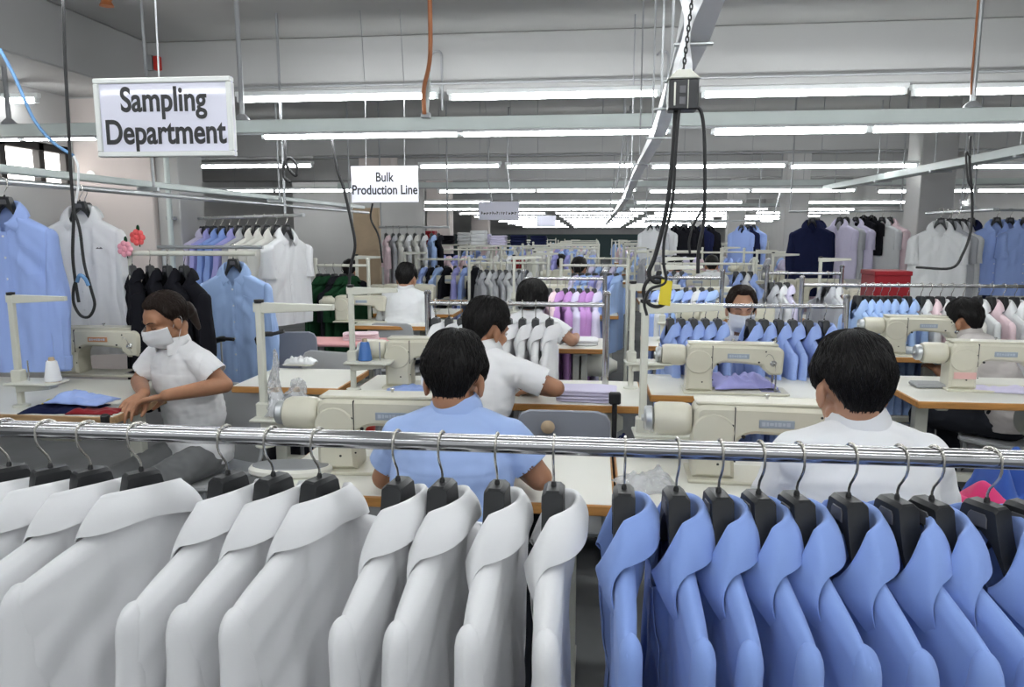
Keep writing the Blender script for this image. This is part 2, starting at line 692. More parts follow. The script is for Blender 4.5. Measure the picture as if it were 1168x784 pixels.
HANGER = hanger_meshes()
FRONT_W = [make_shirt_meshes(11 + i, .021, .026)[0] for i in range(4)]
FRONT_B = [make_shirt_meshes(31 + i, .016, .023)[0] for i in range(4)]
_p, _f = make_shirt_meshes(51, .036, .050, True, .9, dress=True, open_=.3)
SHOW_LONG = add_details(_p, _f)
_p, _f = make_shirt_meshes(52, .036, .050, True, .9, dress=True, open_=.6)
SHOW_LONG2 = add_details(_p, _f)
_p, _f = make_shirt_meshes(53, .034, .055, False, .8, hem=-.82, dress=True, open_=.5)
SHOW_SHORT = add_details(_p, _f)
MID = [make_shirt_meshes(61 + i, .018, .026, True, .55)[0] for i in range(3)]
MIDS = [make_shirt_meshes(71 + i, .018, .030, False, .45, hem=-.80)[0] for i in range(2)]
FAR = [[p for p in make_shirt_meshes(81 + i, .018, .030, bool(i % 2), .32, hem=-.8)[0] if p[0] != 'placket'] for i in range(2)]


def hang_shirt(parts, loc, rz, m, label, group=None, cat='shirt', name='hanging_shirt', s=1.0, tilt=0.0, skip=()):
    o = thing(name, label, cat, loc, rz, group)
    o.scale = (s, s, s)
    o.rotation_euler = (tilt, 0, rz)
    for n, me in parts:
        if n in skip:
            continue
        put(n, me, o, m if n != 'button' else None)
    return o


def hang_hanger(loc, rz, label, group=None, s=1.0, tilt=0.0, lod=False):
    o = thing('clothes_hanger', label, 'hanger', loc, rz, group)
    o.scale = (s, s, s)
    o.rotation_euler = (tilt, 0, rz)
    for n, me in HANGER:
        if lod and n in ('ferrule', 'size_plate'):
            continue
        put(n, me, o)
    return o
# ---------------------------------------------------------------- sewing kit: machines, tables, stands, chairs, lamps
def arc2(cx, cz, r, a0, a1, n):
    return [(cx + r * math.cos(R(lerp(a0, a1, k / n))), cz + r * math.sin(R(lerp(a0, a1, k / n)))) for k in range(n + 1)]


def machine_parts(lod=0, plate=None):
    """industrial lockstitch machine; x runs along the arm from the pillar (x = 0) to the needle head, z = 0 is the table top"""
    P = []
    # bed
    b = MB()
    b.prism([(-.075, -.085), (.40, -.085), (.415, -.07), (.415, .07), (.40, .085), (-.075, .085)], 0, .012, .003, 'z')
    P.append(('bed', b.mesh('bed', M_CREAM), []))
    b = MB().bx(.29, .38, -.05, .04, .012, .0145, .001)
    P.append(('needle_plate', b.mesh('needle_plate', M_NEEDLE), []))
    # pillar and arm in one casting
    out = [(-.062, .012), (.062, .012), (.062, .03), (.058, .085)]
    out += [(.060, .10)] + arc2(.118, .105, .058, 180, 90, 6)[1:] + [(.20, .160), (.285, .150)]
    out += arc2(.315, .150, .03, 180, 250, 3)[1:]
    out += [(.318, .105), (.372, .105), (.380, .115), (.384, .20)] + arc2(.352, .215, .032, 0, 85, 4) + [(.30, .250), (.12, .252), (.0, .252)] + arc2(-.03, .222, .03, 90, 175, 4) + [(-.062, .10)]
    b = MB().prism(out, -.062, .062, .012, 'y')
    sub = []
    d = MB().prism(arc2(-.005, .165, .062, 0, 360, 20)[:-1], -.067, -.058, .004, 'y')
    sub.append(('round_cover', d.mesh('round_cover', M_CREAM)))
    d = MB().bx(.125, .225, -.0645, -.060, .186, .212, .0015)
    sub.append(('name_plate', d.mesh('name_plate', plate or M_PLATE)))
    if not lod:
        d = MB()
        for k, (x, w_, h_) in enumerate(((.133, .010, .012), (.146, .006, .012), (.155, .011, .008), (.169, .006, .012), (.178, .010, .012), (.191, .008, .009), (.202, .011, .012))):
            d.bx(x, x + w_, -.0652, -.0642, .199 - h_ / 2, .199 + h_ / 2, .0003)
        sub.append(('lettering', d.mesh('lettering', mat('pale lettering', (.50, .55, .62), .5))))
        for (x, z, r_) in ((.082, .155, .006), (.05, .19, .004), (.06, .072, .003), (.012, .06, .004), (.27, .17, .005), (.30, .225, .004)):
            d = MB().lathe([(.0001, -.001), (r_, -.001), (r_, .001), (.0001, .001)], (x, -.0625, z), (0, -1, 0), 10)
            sub.append(('screw_hole', d.mesh('screw_hole', M_BLACK)))
        d = MB().bx(.055, .058, -.0635, -.05, .13, .25, .0006)
        sub.append(('seam_line', d.mesh('seam_line', M_BLACK)))
        d = MB().bx(-.055, .36, -.045, .045, .2505, .262, .005)
        sub.append(('top_cover', d.mesh('top_cover', M_CREAM)))
    P.append(('arm_casting', b.mesh('arm_casting', M_CREAM, 30), sub))
    # drive end: housing and hand wheel
    d = MB().lathe([(.0001, -.065), (.045, -.065), (.052, -.072), (.056, -.09), (.056, -.16), (.050, -.175), (.03, -.178), (.0001, -.178)], (0, 0, .19), (1, 0, 0), 28)
    P.append(('motor_housing', d.mesh('motor_housing', M_CREAM), []))
    d = MB().lathe([(.0001, -.176), (.036, -.178), (.041, -.183), (.041, -.200), (.036, -.206), (.012, -.206), (.010, -.214), (.0001, -.215)], (0, 0, .19), (1, 0, 0), 28)
    P.append(('hand_wheel', d.mesh('hand_wheel', M_CREAM2 if lod else M_GALV), []))
    # needle side
    d = MB().tube([(.345, 0, .11), (.345, 0, .055)], .0055, 10).tube([(.345, 0, .055), (.345, 0, .016)], .0014, 6)
    P.append(('needle_bar', d.mesh('needle_bar', M_NEEDLE), []))
    d = MB().tube([(.362, 0, .11), (.362, 0, .03)], .004, 8).bx(.352, .376, -.022, .012, .0145, .020, .002).bx(.357, .367, -.006, .006, .018, .034, .002)
    P.append(('presser_foot', d.mesh('presser_foot', M_NEEDLE), []))
    if not lod:
        d = MB().tube([(.352, 0, .24), (.352, 0, .292)], [.007, .006], 10).lathe([(.0001, 0), (.010, 0), (.011, .006), (.0001, .008)], (.352, 0, .268), n=12)
        P.append(('tension_post', d.mesh('tension_post', M_NEEDLE), []))
        d = MB().lathe([(.0001, 0), (.014, 0), (.016, .004), (.010, .009), (.006, .016), (.0001, .018)], (.335, -.062, .165), (0, -1, 0), 18)
        P.append(('tension_disc', d.mesh('tension_disc', M_NEEDLE), []))
        d = MB().tube(curve([(.30, -.063, .20), (.31, -.075, .215), (.33, -.075, .20), (.345, -.07, .14), (.346, -.01, .06)], 5), .0012, 5)
        P.append(('thread_guide', d.mesh('thread_guide', M_NEEDLE), []))
        d = MB().tube([(.16, .02, .26), (.16, .02, .272)], .004, 8).lathe([(.0001, 0), (.007, 0), (.007, .006), (.0001, .007)], (.16, .02, .270), n=10)
        P.append(('oil_cap', d.mesh('oil_cap', M_NEEDLE), []))
    return P


def place_parts(P, root):
    for n, me, sub in P:
        o = put(n, me, root)
        for n2, me2 in sub:
            put(n2, me2, o)


MACH = machine_parts(0)
MACH_O = machine_parts(0, M_PLATEO)
MACH_LOD = machine_parts(1)


def machine(loc, rz, label, parts=None, s=1.0, group='sewing machines', mirror=False):
    o = thing('sewing_machine', label, 'sewing machine', loc, rz, group)
    o.scale = (-s if mirror else s, s, s * .92)
    place_parts(parts or MACH, o)
    return o


def table(x0, x1, y0, y1, label, z=.76, edge=None, group='sewing tables', top=None, name='sewing_table'):
    o = thing(name, label, 'table', ((x0 + x1) / 2, (y0 + y1) / 2, 0), 0, group)
    hx, hy = (x1 - x0) / 2, (y1 - y0) / 2
    MB().bx(-hx + .006, hx - .006, -hy + .006, hy - .006, z - .030, z, .002).build('table_top', top or M_LAMI, o)
    e = MB()
    t, zl = .012, z - .034
    e.bx(-hx, hx, -hy, -hy + t, zl, z - .002, .005).bx(-hx, hx, hy - t, hy, zl, z - .002, .005)
    e.bx(-hx, -hx + t, -hy + t, hy - t, zl, z - .002, .005).bx(hx - t, hx, -hy + t, hy - t, zl, z - .002, .005)
    e.build('edge_band', edge or M_WOOD, o)
    for s in (-1, 1):
        l = MB().bx(s * (hx - .14) - .03, s * (hx - .14) + .03, -.025, .025, .05, z - .034, .004)
        l.bx(s * (hx - .14) - .03, s * (hx - .14) + .03, -hy + .05, hy - .05, 0.012, .052, .006)
        l.bx(s * (hx - .14) - .025, s * (hx - .14) + .025, -hy + .08, hy - .08, z - .06, z - .034, .004)
        l.build('leg', M_CREAM2, o)
    MB().bx(-hx + .14, hx - .14, -.02, .02, .30, .34, .004).build('cross_bar', M_CREAM2, o)
    MB().bx(-.05, .18, -.14, .12, .10, .125, .005).build('treadle', M_GREY, o)
    m = MB().lathe([(.0001, -.12), (.06, -.12), (.075, -.10), (.075, .06), (.05, .09), (.03, .13), (.0001, .13)], (.12, .05, z - .16), (1, 0, 0), 18)
    m.bx(.07, .15, .02, .08, z - .10, z - .032, .004)
    m.build('motor', M_CREAM2, o)
    return o


def thread_stand(loc, rz, label, h=.55, arm=.30, tray=.10, group='thread stands'):
    """upright post with an arm above and a small tray for cones"""
    o = thing('thread_stand', label, 'thread stand', loc, rz, group)
    MB().bx(-.012, .012, -.012, .012, 0, h, .003).lathe([(.0001, 0), (.035, 0), (.035, .006), (.018, .012), (.0001, .012)], (0, 0, 0), n=16).build('post', M_CREAM2, o)
    a = MB()
    a.prism([(-.018, h - .030), (.02, h - .034), (arm, h - .022), (arm, h - .004), (.02, h + .002), (-.018, h + .002)], -.011, .011, .002, 'y')
    ar = a.build('arm', M_CREAM2, o)
    MB().lathe([(.0001, h), (.016, h), (.017, h + .012), (.0001, h + .014)], n=14).build('end_cap', M_BLACK, ar)
    t = MB().prism([(-.03, -.06), (.17, -.07), (.19, -.05), (.19, .05), (.17, .07), (-.03, .06)], tray, tray + .012, .004, 'z')
    t.bx(-.022, .022, -.022, .022, tray - .01, tray + .06, .004)
    t.prism([(.0, tray - .035), (.15, tray - .02), (.16, tray), (0, tray)], -.03, .03, .003, 'y')
    tr = t.build('tray', M_CREAM2, o)
    for x in (.045, .13):
        MB().tube([(x, 0, tray), (x, 0, tray + .10)], .003, 6).build('spindle', M_NEEDLE, tr)
    return o


def cone(loc, label, m, group='thread cones', s=1.0):
    o = thing('thread_cone', label, 'thread', loc, 0, group)
    o.scale = (s, s, s)
    MB().lathe([(.008, 0), (.030, 0), (.034, .006), (.021, .085), (.017, .09), (.008, .09)], n=20).build('winding', m, o)
    MB().lathe([(.006, -.001), (.031, -.001), (.031, .002), (.006, .002)], n=18).lathe([(.006, .09), (.013, .09), (.011, .104), (.006, .104)], n=16).build('core', M_CARTON, o)
    return o


def chair(loc, rz, label, m=None, seat=.44, group='work chairs', hole=True):
    o = thing('work_chair', label, 'chair', loc, rz, group)
    m = m or M_CHAIR
    # seat slab and backrest (the sitter faces +y)
    MB().grid(lambda u, v: Vector(((u - .5) * .40, (v - .5) * .38, seat - .02 * math.sin(pi * u) * math.sin(pi * v))), 14, 14)
    s_ = MB().prism([(-.20, -.15), (-.16, -.19), (.16, -.19), (.20, -.15), (.19, .17), (.15, .20), (-.15, .20), (-.19, .17)], seat - .03, seat, .008, 'z')
    s_.build('seat', m, o)
    out = [(-.185, seat + .12), (-.165, seat + .10), (.165, seat + .10), (.185, seat + .12), (.180, seat + .34), (.165, seat + .37), (.13, seat + .385), (-.13, seat + .385), (-.165, seat + .37), (-.180, seat + .34)]
    b = bake(MB().prism(out, -.215, -.200, .005, 'y'), [], 'backrest', 40)
    b.materials.append(m)
    for v in b.vertices:
        v.co.y += .35 * v.co.x ** 2 - .10 * (v.co.z - seat - .1)
    put('backrest', b, o)
    for sx in (-1, 1):
        MB().tube(curve([(sx * .17, -.17, 0), (sx * .165, -.165, seat - .04), (sx * .165, -.19, seat + .06), (sx * .15, -.215, seat + .22)], 5), .011, 10).build('leg', M_GREY, o)
        MB().tube([(sx * .18, .18, 0), (sx * .16, .15, seat - .03)], .011, 10).build('leg', M_GREY, o)
    MB().tube([(-.165, -.165, seat - .045), (.165, -.165, seat - .045)], .009, 8).tube([(-.162, .155, seat - .045), (.162, .155, seat - .045)], .009, 8).build('seat_frame', M_GREY, o)
    return o


def stool(loc, label, h=.42, group='work stools'):
    o = thing('work_stool', label, 'stool', loc, 0, group)
    MB().lathe([(.0001, h - .04), (.15, h - .04), (.165, h - .03), (.165, h - .008), (.15, h), (.0001, h)], n=28).build('seat', M_DARKTR, o)
    for k in range(4):
        a = R(45 + 90 * k)
        MB().tube([(.13 * math.cos(a), .13 * math.sin(a), h - .04), (.18 * math.cos(a), .18 * math.sin(a), 0)], .012, 10).build('leg', M_GREY, o)
    MB().tube([(.155 * math.cos(2 * pi * k / 24), .155 * math.sin(2 * pi * k / 24), .15) for k in range(25)], .008, 8).build('foot_ring', M_GREY, o)
    return o


def lamp(x0, x1, Y, z, label, n=1, rods=None, group='fluorescent lamps', m=None, r=.014):
    """slim batten with n tubes end to end"""
    o = thing('ceiling_lamp', label, 'lamp', ((x0 + x1) / 2, Y, z), 0, group)
    h = (x1 - x0) / 2
    MB().bx(-h - .01, h + .01, -.022, .022, .020, .055, .004).build('housing', M_BATTEN, o)
    L = 2 * h / n
    for k in range(n):
        a = -h + k * L
        MB().tube([(a + .025, 0, 0), (a + L - .025, 0, 0)], r, 10).build('tube', m or M_TUBE, o)
        MB().bx(a, a + .025, -.016, .016, -.018, .022, .003).bx(a + L - .025, a + L, -.016, .016, -.018, .022, .003).build('lamp_holder', M_BATTEN, o)
    if rods:
        for x in rods:
            MB().tube([(x - (x0 + x1) / 2, 0, .05), (x - (x0 + x1) / 2, 0, ZC - z)], .004, 6).build('hanger_rod', M_GREY, o)
    return o


def blob_cloth(pts_size, loc, rz, m, label, cat='fabric', name='folded_fabric', layers=3, seed=1, group=None, wav=.006):
    """a folded stack: rounded slabs with wavering edges, one mesh"""
    sx, sy, sz = pts_size
    o = thing(name, label, cat, loc, rz, group)
    rnd = random.Random(seed)
    for k in range(layers):
        h = sz / layers
        jx, jy = rnd.uniform(-.02, .02) * sx, rnd.uniform(-.03, .03) * sy
        n = 40
        rr = []
        for (dz, ins) in ((.0, .012), (.25, .0), (.75, .0), (1.0, .012)):
            ring = []
            for i in range(n):
                a = 2 * pi * i / n
                ca, sa = math.cos(a), math.sin(a)
                e = .28
                x = math.copysign(abs(ca) ** e, ca) * (sx / 2 - ins) + jx
                y = math.copysign(abs(sa) ** e, sa) * (sy / 2 - ins) + jy
                q = noise.noise(Vector((x * 9, y * 9, k * 3 + seed)))
                ring.append(Vector((x + wav * q, y + wav * q, h * (k + dz) + wav * .7 * q * dz)))
            rr.append(ring)
        MB().rings(rr).build('fold', m, o, 60)
    return o


def crumple(size, loc, rz, m, label, seed=1, name='loose_fabric', cat='fabric', group=None, rough=1.0, droop=0.0):
    """a loose crumpled piece of cloth lying on something: one draped closed sheet"""
    sx, sy, sz = size

    def top(u, v):
        x, y = (u - .5) * sx, (v - .5) * sy
        e = min(1, 5 * min(u, 1 - u)) * min(1, 5 * min(v, 1 - v))
        wob = 1 + .16 * noise.noise(Vector((u * 3 + seed, v * 3, 1)))
        h = .5 + .5 * noise.noise(Vector((x * 9 * rough + seed, y * 9 * rough, seed * 2.0)))
        h2 = abs(noise.noise(Vector((x * 22 * rough + seed * 2, y * 14 * rough, seed))))
        return Vector((x * wob, y * wob, .004 + (sz * (h * .75 + h2 * .5)) * e ** .6))
    mb = MB().grid(top, 34, 26)
    me = bake(mb, [('SOLIDIFY', dict(thickness=.004, offset=-1))], name, 180)
    me.materials.clear(); me.materials.append(m)
    o = put(name, me)
    o.location = loc
    o.rotation_euler = (0, 0, rz)
    return tag(o, label, cat, group)


def cable(pts, r, m, label, n=6, name='hanging_cable', cat='cable', group=None, sides=7):
    o = MB().tube(curve(pts, n), r, sides).build(name, m, None, 180)
    return tag(o, label, cat, group)
# ---------------------------------------------------------------- people
def dirv(az, el=0.0):
    """az 0 looks to +y, positive turns to the left (towards -x)"""
    return Vector((-math.sin(az) * math.cos(el), math.cos(az) * math.cos(el), math.sin(el)))


def hand_caps(mb, wrist, d, palm_n, thumb_side, curl=.5, s=1.0):
    """palm, four unequal bent fingers and a thumb from the side of the palm"""
    d = d.normalized()
    palm_n = (palm_n - d * palm_n.dot(d)).normalized()
    side = d.cross(palm_n).normalized() * thumb_side
    k0 = wrist + d * .018 * s
    lens = (.074, .082, .077, .060)
    for i in range(4):
        off = (1.5 - i) * .0205 * s
        kn = wrist + d * (.088 - .006 * abs(i - 1)) * s + side * off
        mb.cap(k0 + side * off * .55, kn, .0125 * s, .0105 * s, 10)
        p, cur = kn, 0.0
        for j, fr in enumerate((.45, .31, .24)):
            cur += curl * (.65, .8, .5)[j]
            dd = d * math.cos(cur) + palm_n * math.sin(cur) + side * (1.5 - i) * .055
            q = p + dd.normalized() * lens[i] * fr * s
            mb.cap(p, q, (.0092, .0084, .0076)[j] * s, (.0084, .0076, .0066)[j] * s, 10)
            p = q
    t0 = wrist + d * .028 * s + side * .024 * s
    t1 = t0 + (d * .55 + side * .65 + palm_n * .35).normalized() * .040 * s
    t2 = t1 + (d * .85 + side * .25 + palm_n * .45).normalized() * .032 * s
    t3 = t2 + (d * .95 + palm_n * .4).normalized() * .024 * s
    mb.cap(wrist + d * .012 * s + side * .010 * s, t1, .015 * s, .0125 * s, 10)
    mb.cap(t1, t2, .0112 * s, .0098 * s, 10)
    mb.cap(t2, t3, .0098 * s, .0078 * s, 10)


def head_matrix(az, pitch, roll=0.0):
    return Matrix.Rotation(az, 3, 'Z') @ Matrix.Rotation(pitch, 3, 'X') @ Matrix.Rotation(roll, 3, 'Y')


def head_caps(mb, hc, M, s=1.0):
    def T(p):
        return hc + M @ (Vector(p) * s)

    def E(c, r):
        mb.ell(T(c), [k * s for k in r], M, 26, 16)

    def C(a, b, ra, rb):
        mb.cap(T(a), T(b), ra * s, rb * s, 14)
    E((0, -.012, .035), (.073, .091, .083))
    E((0, .030, -.030), (.057, .056, .078))
    E((0, .050, .030), (.056, .036, .045))
    C((-.046, .0, -.055), (-.010, .066, -.096), .019, .017)
    C((.046, .0, -.055), (.010, .066, -.096), .019, .017)
    E((0, .070, -.096), (.022, .016, .017))
    for q in (-1, 1):
        E((q * .038, .058, -.022), (.022, .022, .020))
        C((q * .012, .084, .024), (q * .044, .070, .022), .0085, .008)
        E((q * .078, -.008, -.010), (.010, .019, .030))
        C((q * .074, -.002, -.030), (q * .078, -.006, -.038), .008, .007)
    C((0, .083, .012), (0, .100, -.026), .008, .0115)
    C((-.011, .092, -.030), (.011, .092, -.030), .0095, .0095)
    C((-.018, .080, -.060), (.018, .080, -.060), .0085, .0085)
    C((-.015, .078, -.070), (.015, .078, -.070), .0085, .0085)
    E((0, -.035, -.045), (.052, .050, .060))


def skin_mesh(mb, vox, name, m, it=6, fac=.5):
    me = bake(mb, [('REMESH', dict(mode='VOXEL', voxel_size=vox, adaptivity=0.0)), ('SMOOTH', dict(factor=fac, iterations=it))], name, 180)
    me.materials.clear()
    me.materials.append(m)
    return me


def cut(me, co, no, near, rad):
    """trim what lies beyond a plane within rad of the point near"""
    bm = bmesh.new(); bm.from_mesh(me)
    co, no, near = Vector(co), Vector(no).normalized(), Vector(near)
    vs = [v for v in bm.verts if (v.co - near).length < rad]
    st = set(vs)
    es = [e for e in bm.edges if e.verts[0] in st and e.verts[1] in st]
    fs = [f for f in bm.faces if all(v in st for v in f.verts)]
    bmesh.ops.bisect_plane(bm, geom=vs + es + fs, plane_co=co, plane_no=no, clear_outer=True, dist=1e-5)
    bm.to_mesh(me); bm.free()
    return me


def wrinkle(me, amp, sc_, seed, fn=None):
    me.update()
    ns = [v.normal.copy() for v in me.vertices]
    for v, n in zip(me.vertices, ns):
        p = v.co
        q = noise.noise(Vector((p.x * sc_[0] + seed, p.y * sc_[1], p.z * sc_[2]))) + .5 * noise.noise(Vector((p.x * sc_[0] * 2.1, p.y * sc_[1] * 2.1 + seed, p.z * sc_[2] * 2.3)))
        k = fn(p) if fn else 1.0
        e = 0.0
        v.co = p + n * (amp * q * k + e)
    me.update()


def finish_cloth(me, m, thick=.003):
    out = bake(me, [('SOLIDIFY', dict(thickness=thick, offset=-1)), ('SMOOTH', dict(factor=.4, iterations=2))], me.name, 180)
    out.materials.clear(); out.materials.append(m)
    return out


def hair_mesh(hc, M, s, seed, style='short', strands=900, m=None, g_fr=.070):
    rnd = random.Random(seed)
    cz, rx, ry, rz_ = .035, .073, .091, .083

    def low(az):
        a = abs((az + pi) % (2 * pi) - pi)          # 0 = face, pi = nape
        if style == 'bob':
            return lerp(.066, -.050, sm(R(45), R(80), a)) - .015 * sm(R(100), R(170), a)
        if style == 'tied':
            return lerp(.082, -.02, sm(R(35), R(100), a)) - .030 * sm(R(110), R(170), a)
        fr = lerp(g_fr, .030, sm(R(38), R(62), a))
        sd = lerp(fr, -.012, sm(R(62), R(78), a))
        over = lerp(sd, .030, sm(R(80), R(92), a) * (1 - sm(R(104), R(120), a)))
        return lerp(over, -.060, sm(R(112), R(150), a))

    g_b = .017 if g_fr < .08 else .010

    def th(az, z):
        b = g_b if style != 'tied' else .008
        if style == 'bob':
            b = .022
        k = b * (1 + .30 * noise.noise(Vector((math.sin(az) * 3 + seed, math.cos(az) * 3, z * 40))))
        a = abs((az + pi) % (2 * pi) - pi)
        return k * lerp(.30 if style == 'short' else .7, 1.0, sm(-.055, .055, z)) + (.010 * sm(.07, .11, z) if style == 'short' else 0)

    def pt(az, t, extra=0.0):
        """t 0 at the crown to 1 at the hair's lower rim"""
        zl = low(az)
        a1 = math.acos(max(-1, min(1, (zl - cz) / rz_))) if zl > cz else pi / 2 + (cz - zl) / rz_
        a = lerp(.02, a1, t)
        if a <= pi / 2:
            z, k = cz + rz_ * math.cos(a), math.sin(a)
        else:
            z = cz - (a - pi / 2) * rz_
            k = 1 - .30 * min(1.4, (cz - z) / .09) ** 2 * (1.0 if style != 'bob' else .25)
        h = th(az, z) * sm(1.0, .90, t) + .0025 + extra
        n = Vector((-math.sin(az) * ry * k, math.cos(az) * rx * k, rx * (z - cz) / rz_ if z > cz else 0))
        n = n.normalized() if n.length > 1e-6 else Vector((0, 0, 1))
        p = Vector((-math.sin(az) * rx * k, math.cos(az) * ry * k - .012, z)) + n * h
        return hc + M @ (p * s)
    NA, NT = 84, 22
    mb = MB()
    rings = []
    for j in range(NT + 1):
        rings.append([pt(2 * pi * i / NA, j / NT) for i in range(NA)])
    tail = []
    for i in range(NA):
        p = pt(2 * pi * i / NA, 1.0)
        tail.append(p + (hc - p).normalized() * .010 * s)
    rings.append(tail)
    mb.rings(rings, True, False)
    for k in range(strands):
        az = rnd.uniform(-pi, pi)
        t0 = rnd.uniform(.02, .86)
        ln = rnd.uniform(.10, .24) * (1.6 if style != 'short' else 1)
        dz = rnd.uniform(-.16, .16)
        lift = rnd.uniform(.000, .004) if style == 'short' else rnd.uniform(0, .002)
        pts = []
        for q in range(4):
            f_ = q / 3
            pts.append(pt(az + dz * f_, min(1.04, t0 + ln * f_), .0008 + lift * f_))
        mb.tube(pts, [.0016 * s, .0018 * s, .0014 * s, .0004 * s], 3, False)
    me = mb.mesh('hair', m or M_HAIR, 180)
    return me


def person(label, loc, rz, sp, group=None):
    """sp: pose in the person's own frame (sits facing +y, z = 0 at the floor)"""
    g = sp.get
    vox = g('vox', .006)
    s = g('size', 1.0)
    root = thing('person', label, 'person', loc, rz, group)
    seat = g('seat', .45)
    lean = g('lean', R(10))
    up = Vector((g('tilt', 0.0), math.sin(lean), math.cos(lean))).normalized()
    pel = Vector((0, 0, seat + .095 * s))
    if g('stand'):
        pel = Vector((0, 0, .93 * s))
    mid = pel + up * .20 * s
    l2 = lean + g('hunch', R(6))
    up2 = Vector((g('tilt', 0.0), math.sin(l2), math.cos(l2))).normalized()
    chest = pel + up * .22 * s + up2 * .12 * s
    nb = pel + up * .22 * s + up2 * .285 * s            # base of the neck
    M = head_matrix(g('az', 0.0), g('pitch', 0.0), g('roll', 0.0))
    hf = dirv(0, 0)
    hc = nb + Vector((g('hx', 0), .035 + g('hy', .0), g('hz', .150) - .052)) * s
    sw = g('sw', .172) * s
    tw = g('twist', 0.0)
    right = Vector((math.cos(tw), math.sin(tw), 0))
    shl = {-1: nb - right * sw + Vector((0, -.005, -.052 * s + g('shl', 0))), 1: nb + right * sw + Vector((0, -.005, -.052 * s + g('shr', 0)))}
    el, wr = {}, {}
    for q in (-1, 1):
        a = g('arm_l' if q < 0 else 'arm_r', ((q * .24, .10, seat + .20), (q * .12, .36, seat + .34)))
        el[q], wr[q] = Vector(a[0]), Vector(a[1])
    # --- body
    b = MB()
    head_caps(b, hc, M, s)
    b.cap(nb + up2 * .0, hc + M @ Vector((0, -.030, -.055)) * s, .057 * s, .049 * s)
    for q in (-1, 1):
        b.cap(nb - Vector((0, 0, .006)), shl[q] - Vector((0, 0, .006)), .043 * s, .043 * s)
        b.cap(shl[q], el[q], .043 * s, .036 * s)
        b.cap(el[q], el[q].lerp(wr[q], .35), .037 * s, .036 * s)
        b.cap(el[q].lerp(wr[q], .35), wr[q], .036 * s, .025 * s)
        d = (wr[q] - el[q]).normalized()
        hd = Vector(g('hand_l' if q < 0 else 'hand_r', d + Vector((-q * .3, 0, -.15))))
        pn = Vector(g('palm_l' if q < 0 else 'palm_r', (-q * .3, 0, -1)))
        ths = g('thumb', {-1: 1, 1: -1})[q]
        side = hd.normalized().cross(pn)
        ths = 1 if side.dot(Vector((-q, 0, .3))) > 0 else -1
        hand_caps(b, wr[q] + hd.normalized() * .01, hd, pn, ths, g('curl', .55), s)
    b.ell(chest, (.150 * s, .100 * s, .19 * s), Matrix.Rotation(-l2, 3, 'X'))
    b.ell(mid, (.135 * s, .095 * s, .16 * s), Matrix.Rotation(-lean, 3, 'X'))
    b.ell(pel, (.155 * s, .115 * s, .11 * s))
    hip, knee, ank = {}, {}, {}
    for q in (-1, 1):
        hip[q] = pel + Vector((q * .085, .0, -.02)) * s
        if g('stand'):
            knee[q] = Vector((q * .10, .02, .50)) * s
            ank[q] = Vector((q * .11, -.02, .09)) * s
        else:
            k = g('knee_l' if q < 0 else 'knee_r', (q * .15, .42, seat + .055))
            knee[q] = Vector(k)
            ank[q] = Vector(g('ank_l' if q < 0 else 'ank_r', (k[0] * 1.05, k[1] - .06, .09)))
        b.cap(hip[q], knee[q], .075 * s, .053 * s)
        b.cap(knee[q], ank[q], .050 * s, .036 * s)
        b.cap(ank[q] + Vector((0, -.03, -.045)), ank[q] + Vector((0, .13, -.06)), .034 * s, .028 * s)
    put('body', skin_mesh(b, vox, 'body', g('skin', M_SKIN), 5), root)
    # --- shirt
    c = MB()
    e = g('ease', .016)
    c.ell(chest, (.158 * s + e, .108 * s + e, .205 * s), Matrix.Rotation(-l2, 3, 'X'))
    c.ell(mid - Vector((0, .0, .0)), (.148 * s + e, .112 * s + e, .20 * s), Matrix.Rotation(-lean, 3, 'X'))
    c.ell(pel, (.165 * s + e, .125 * s + e, .15 * s))
    c.cap(shl[-1] + Vector((0, -.012, -.01)), shl[1] + Vector((0, -.012, -.01)), .058 * s, .058 * s)
    slv = g('sleeve', .62)
    ends = {}
    for q in (-1, 1):
        c.cap(nb + up2 * .002 - Vector((0, .004, 0)), shl[q] + Vector((0, -.004, .0)), .060 * s, .056 * s)
        if slv < 1.2:
            p1 = shl[q].lerp(el[q], slv + .16)
            c.cap(shl[q], p1, .060 * s, .066 * s)
            ends[q] = (shl[q].lerp(el[q], slv), (el[q] - shl[q]).normalized())
        else:
            c.cap(shl[q], el[q], .060 * s, .050 * s)
            c.cap(el[q], wr[q] + (wr[q] - el[q]) * .12, .050 * s, .040 * s)
            ends[q] = (el[q].lerp(wr[q], .98), (wr[q] - el[q]).normalized())
    cm = skin_mesh(c, vox, 'shirt', M_WHITE, 9)
    yk = nb.z - .115 * s
    wrinkle(cm, g('wr', .0075), (13, 13, 22), g('seed', 1) * 3.3, lambda p: .35 + .65 * sm(nb.z - .06, nb.z - .30, p.z))
    for v in cm.vertices:
        if v.co.z > yk and abs(v.co.x) < sw + .05:
            v.co += Vector((0, -.0022, 0)) * sm(yk, yk + .006, v.co.z)
    for q in (-1, 1):
        cut(cm, ends[q][0], ends[q][1], ends[q][0] + ends[q][1] * .09 * s, .115 * s)
    cut(cm, (0, 0, pel.z - .055), (0, 0, -1), pel - Vector((0, 0, .1)), .40)
    nd = (up2 + Vector((0, g('vneck', .35), 0))).normalized()
    cut(cm, nb + up2 * .030 * s, nd, nb + up2 * .09 * s, .13 * s)
    put('shirt', finish_cloth(cm, g('cloth', M_WHITE)), root)
